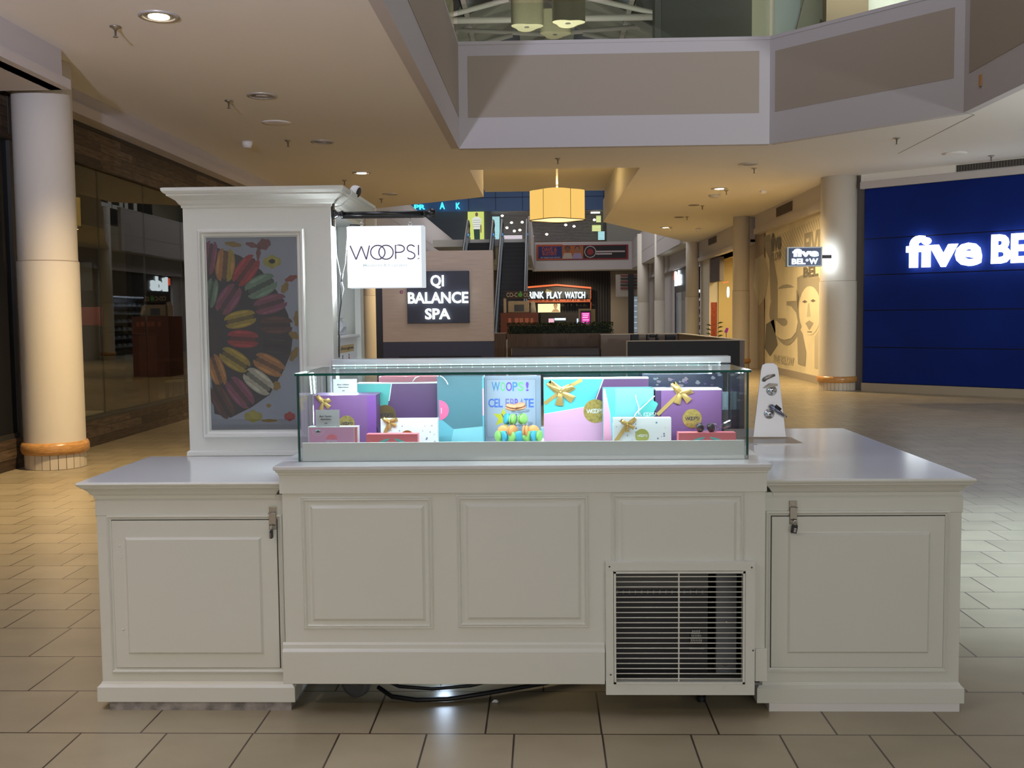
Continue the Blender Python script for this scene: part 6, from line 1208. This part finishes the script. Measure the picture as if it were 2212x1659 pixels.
for r_ in range(7):
    for k in range(11):
        loc = (EX+.95, 38.6+k*.54, .35+r_*.33)
        if proto is None:
            m = MB(); m.lathe([(.11, 0), (.115, .03), (.10, .09), (.06, .125), (.01, .135)], (0, 0, 0), capm_, n=14); m.prism([(-.10, -.08, .005), (-.22, -.06, 0), (-.24, 0, 0), (-.22, .06, 0), (-.10, .08, .005)], (0, 0, .008), capm_)
            proto = m.build('cap'); tag(proto, 'white cap on the lit shelves of the cap shop', 'cap', 'white caps on the cap shop shelves'); proto.location = loc
        else: o = proto.copy(); C.objects.link(o); o.location = loc
sh_ = thing('display_shelving', 'rows of slim shelves holding white caps in the cap shop', 'shelving', (EX+.95, 41, 0))
for r_ in range(7): m = MB(); m.box(EX+.75, EX+1.2, 38.3, 44.3, .33+r_*.33, .349+r_*.33, M('shelf_pale', (.4, .42, .45), .4)); m.build('shelf', sh_)
# ---- yellow-lit shop
yl = M('yellow_wall', (.62, .50, .26), .7); m = MB(); m.box(7.2, 7.3, 28.9, 35.5, 0, 3.3, yl); m.box(EX+.3, 7.2, 35.4, 35.5, 0, 3.3, yl); m.box(EX+.3, 7.2, 28.8, 28.9, 0, 3.3, yl); m.box(EX, 7.3, 28.8, 35.5, 3.3, 3.34, yl); struct(m.build('wall_lit_shop'))
light('yellow_shop_light', 'AREA', (6.5, 32.2, 3.2), 130, (1, .80, .42), (6.6, 32.2, 0), 3, .8)
m = MB(); a, b = atX(1531, 612, EX+.1), atX(1560, 547, EX+.1); ya, yb_ = sorted((a.y, b.y)); m.box(EX+.02, EX+.16, ya, yb_, a.z, min(b.z, 3.28), M('hanging_screen_back', (.10, .08, .085), .5)); tag(m.build('hanging_screen'), 'dark hanging screen in the mouth of the yellow-lit shop', 'screen')
Yp = 31.5; tt = thing('red_totem', 'tall rust red post wrapped with leaves in the yellow-lit shop', 'display post', (5.3, Yp, 0)); a, b = atY(1537, 725, Yp), atY(1549, 653, Yp)
m = MB(); m.box(a.x, b.x, Yp, Yp+.16, 0, b.z, M('rust_red', (.33, .07, .035), .6, noise=.3, nscale=12)); m.build('post', tt); lf = M('leaf_dark', (.05, .09, .02), .6)
for k in range(14):
    z = .3+k*.065; sg = 1 if k % 2 else -1; xb = b.x if sg > 0 else a.x; m = MB(); m.add([(xb, Yp-.02, z), (xb+sg*.08, Yp-.05, z+.07), (xb+sg*.19, Yp-.06, z+.05), (xb+sg*.09, Yp-.04, z+.015)], [(0, 1, 2, 3)], lf); m.build('leaf', tt, fix=False)
m = MB(); a = atX(1560, 631, EX-.05); m.lathe([(.17, -.03), (.17, 0)], (EX+.15, a.y, a.z), E_('round_logo', (.9, .95, 1), 1.3), 'x', 24); tag(m.build('round_sign'), 'small round white lit sign at the edge of the yellow-lit shop', 'sign')
m = MB(); a = atX(1553, 612, EX-.02); b = atX(1563, 608, EX-.02); m.box(EX+.1, EX+.14, b.y, a.y, a.z, b.z, E_('orange_strip', (1, .25, .08), .9)); tag(m.build('orange_strip'), 'short orange lit strip above the small round white sign', 'lit strip')
# ---- upstairs sign whose mirror image shows in the west glass
m = MB(); m.box(8.3, 8.5, 40, 50, 5.6, 8.0, black2); ts = m.build('upstairs_sign'); tag(ts, 'black upstairs shop sign reading TILLYS, seen mirrored in the west shop glass', 'sign')
m = MB(); m.text('TiLLYS', (8.28, 48.6, 6.3), -Y_, Z_, 7.2, 1.0, E_('tillys_letters', (.75, .72, .66), .5), .02, .02); m.build('lettering', ts)

# ---- inside the west shop
wd_ = M('cafe_walnut', (.06, .03, .018), .4)
bn2 = thing('waste_cabinet', 'dark walnut waste cabinet with a recycling notice behind the west glass', 'cabinet', (-6.6, 14.5, 0))
a, b = atX(222, 830, -6.4), atX(305, 722, -6.4); yA = atX(222, 780, -6.4).y; m = MB(); a = atY(222, 820, 15.2); b = atY(300, 726, 15.2); m.box(a.x, b.x, 15.2, 15.9, 0, b.z, wd_); m.box(a.x-.02, b.x+.02, 15.18, 15.92, b.z, b.z+.03, black2); m.build('body', bn2)
m = MB(); m.box(b.x-.22, b.x-.10, 15.19, 15.199, .55, .95, M('notice_grey', (.22, .22, .20), .6)); m.build('notice', bn2)
for z in (.62, .35): m = MB(); m.box(a.x+.05, a.x+.32, 15.19, 15.199, z, z+.09, M('slot_steel', (.12, .11, .10), .4)); m.build('flap', bn2)
m = MB(); a, b = atY(150, 800, 16.5), atY(222, 705, 16.5); m.box(a.x-.5, b.x, 16.5, 17.3, 0, b.z, black2); tag(m.build('service_counter'), 'black service counter left of the walnut waste cabinet behind the glass', 'counter')
m = MB(); bq(m, 178, 663, 221, 703, 17.0, .05, M('red_board', (.20, .025, .03), .6)); tag(m.build('red_board'), 'dark red board standing on the black service counter', 'board')
m = MB(); bq(m, 142, 566, 198, 628, 18.5, .1, black2); tag(m.build('menu_screen'), 'black menu screen hanging high behind the west glass', 'screen')
m = MB(); bq(m, 222, 470, 268, 724, 22, .3, M('inner_pier', (.13, .11, .08), .8)); struct(m.build('wall_pier'))
def cafe_table(x, y, label):
    t = thing('cafe_table', label, 'table', (x, y, 0)); m = MB(); m.cyl((x, y, .72), .35, .03, wd_); m.build('tabletop', t); m = MB(); m.cyl((x, y, .02), .03, .70, black2); m.box(x-.2, x+.2, y-.2, y+.2, 0, .02, black2); m.build('pedestal', t)
cafe_table(-6.8, 18.4, 'round cafe table behind the west glass, right of the waste cabinet')
def cafe_chair(x, y, rz, label, col):
    t = thing('cafe_chair', label, 'chair', (x, y, 0)); m = MB(); m.box(x-.21, x+.21, y-.21, y+.21, .44, .47, col); m.build('seat', t, .01); m = MB(); m.box(x+.19, x+.215, y-.2, y+.2, .55, .86, col); m.build('backrest', t, .01)
    for i, j in ((-1, -1), (1, -1), (1, 1), (-1, 1)): m = MB(); m.tube([(x+i*.17, y+j*.17, .44), (x+i*.20, y+j*.20, 0)], .012, black2, 6); m.build('leg', t)
cafe_chair(-6.25, 17.9, 0, 'black cafe chair between table and tower behind the glass', black2); cafe_chair(-5.95, 16.8, 0, 'pale yellow cafe chair nearest the tower behind the west glass', M('chair_pale', (.30, .27, .16), .5))
light('west_shop_light', 'AREA', (-8.5, 16, 3.3), 110, (1, .88, .62), (-9.5, 19, 0), 2, 3)
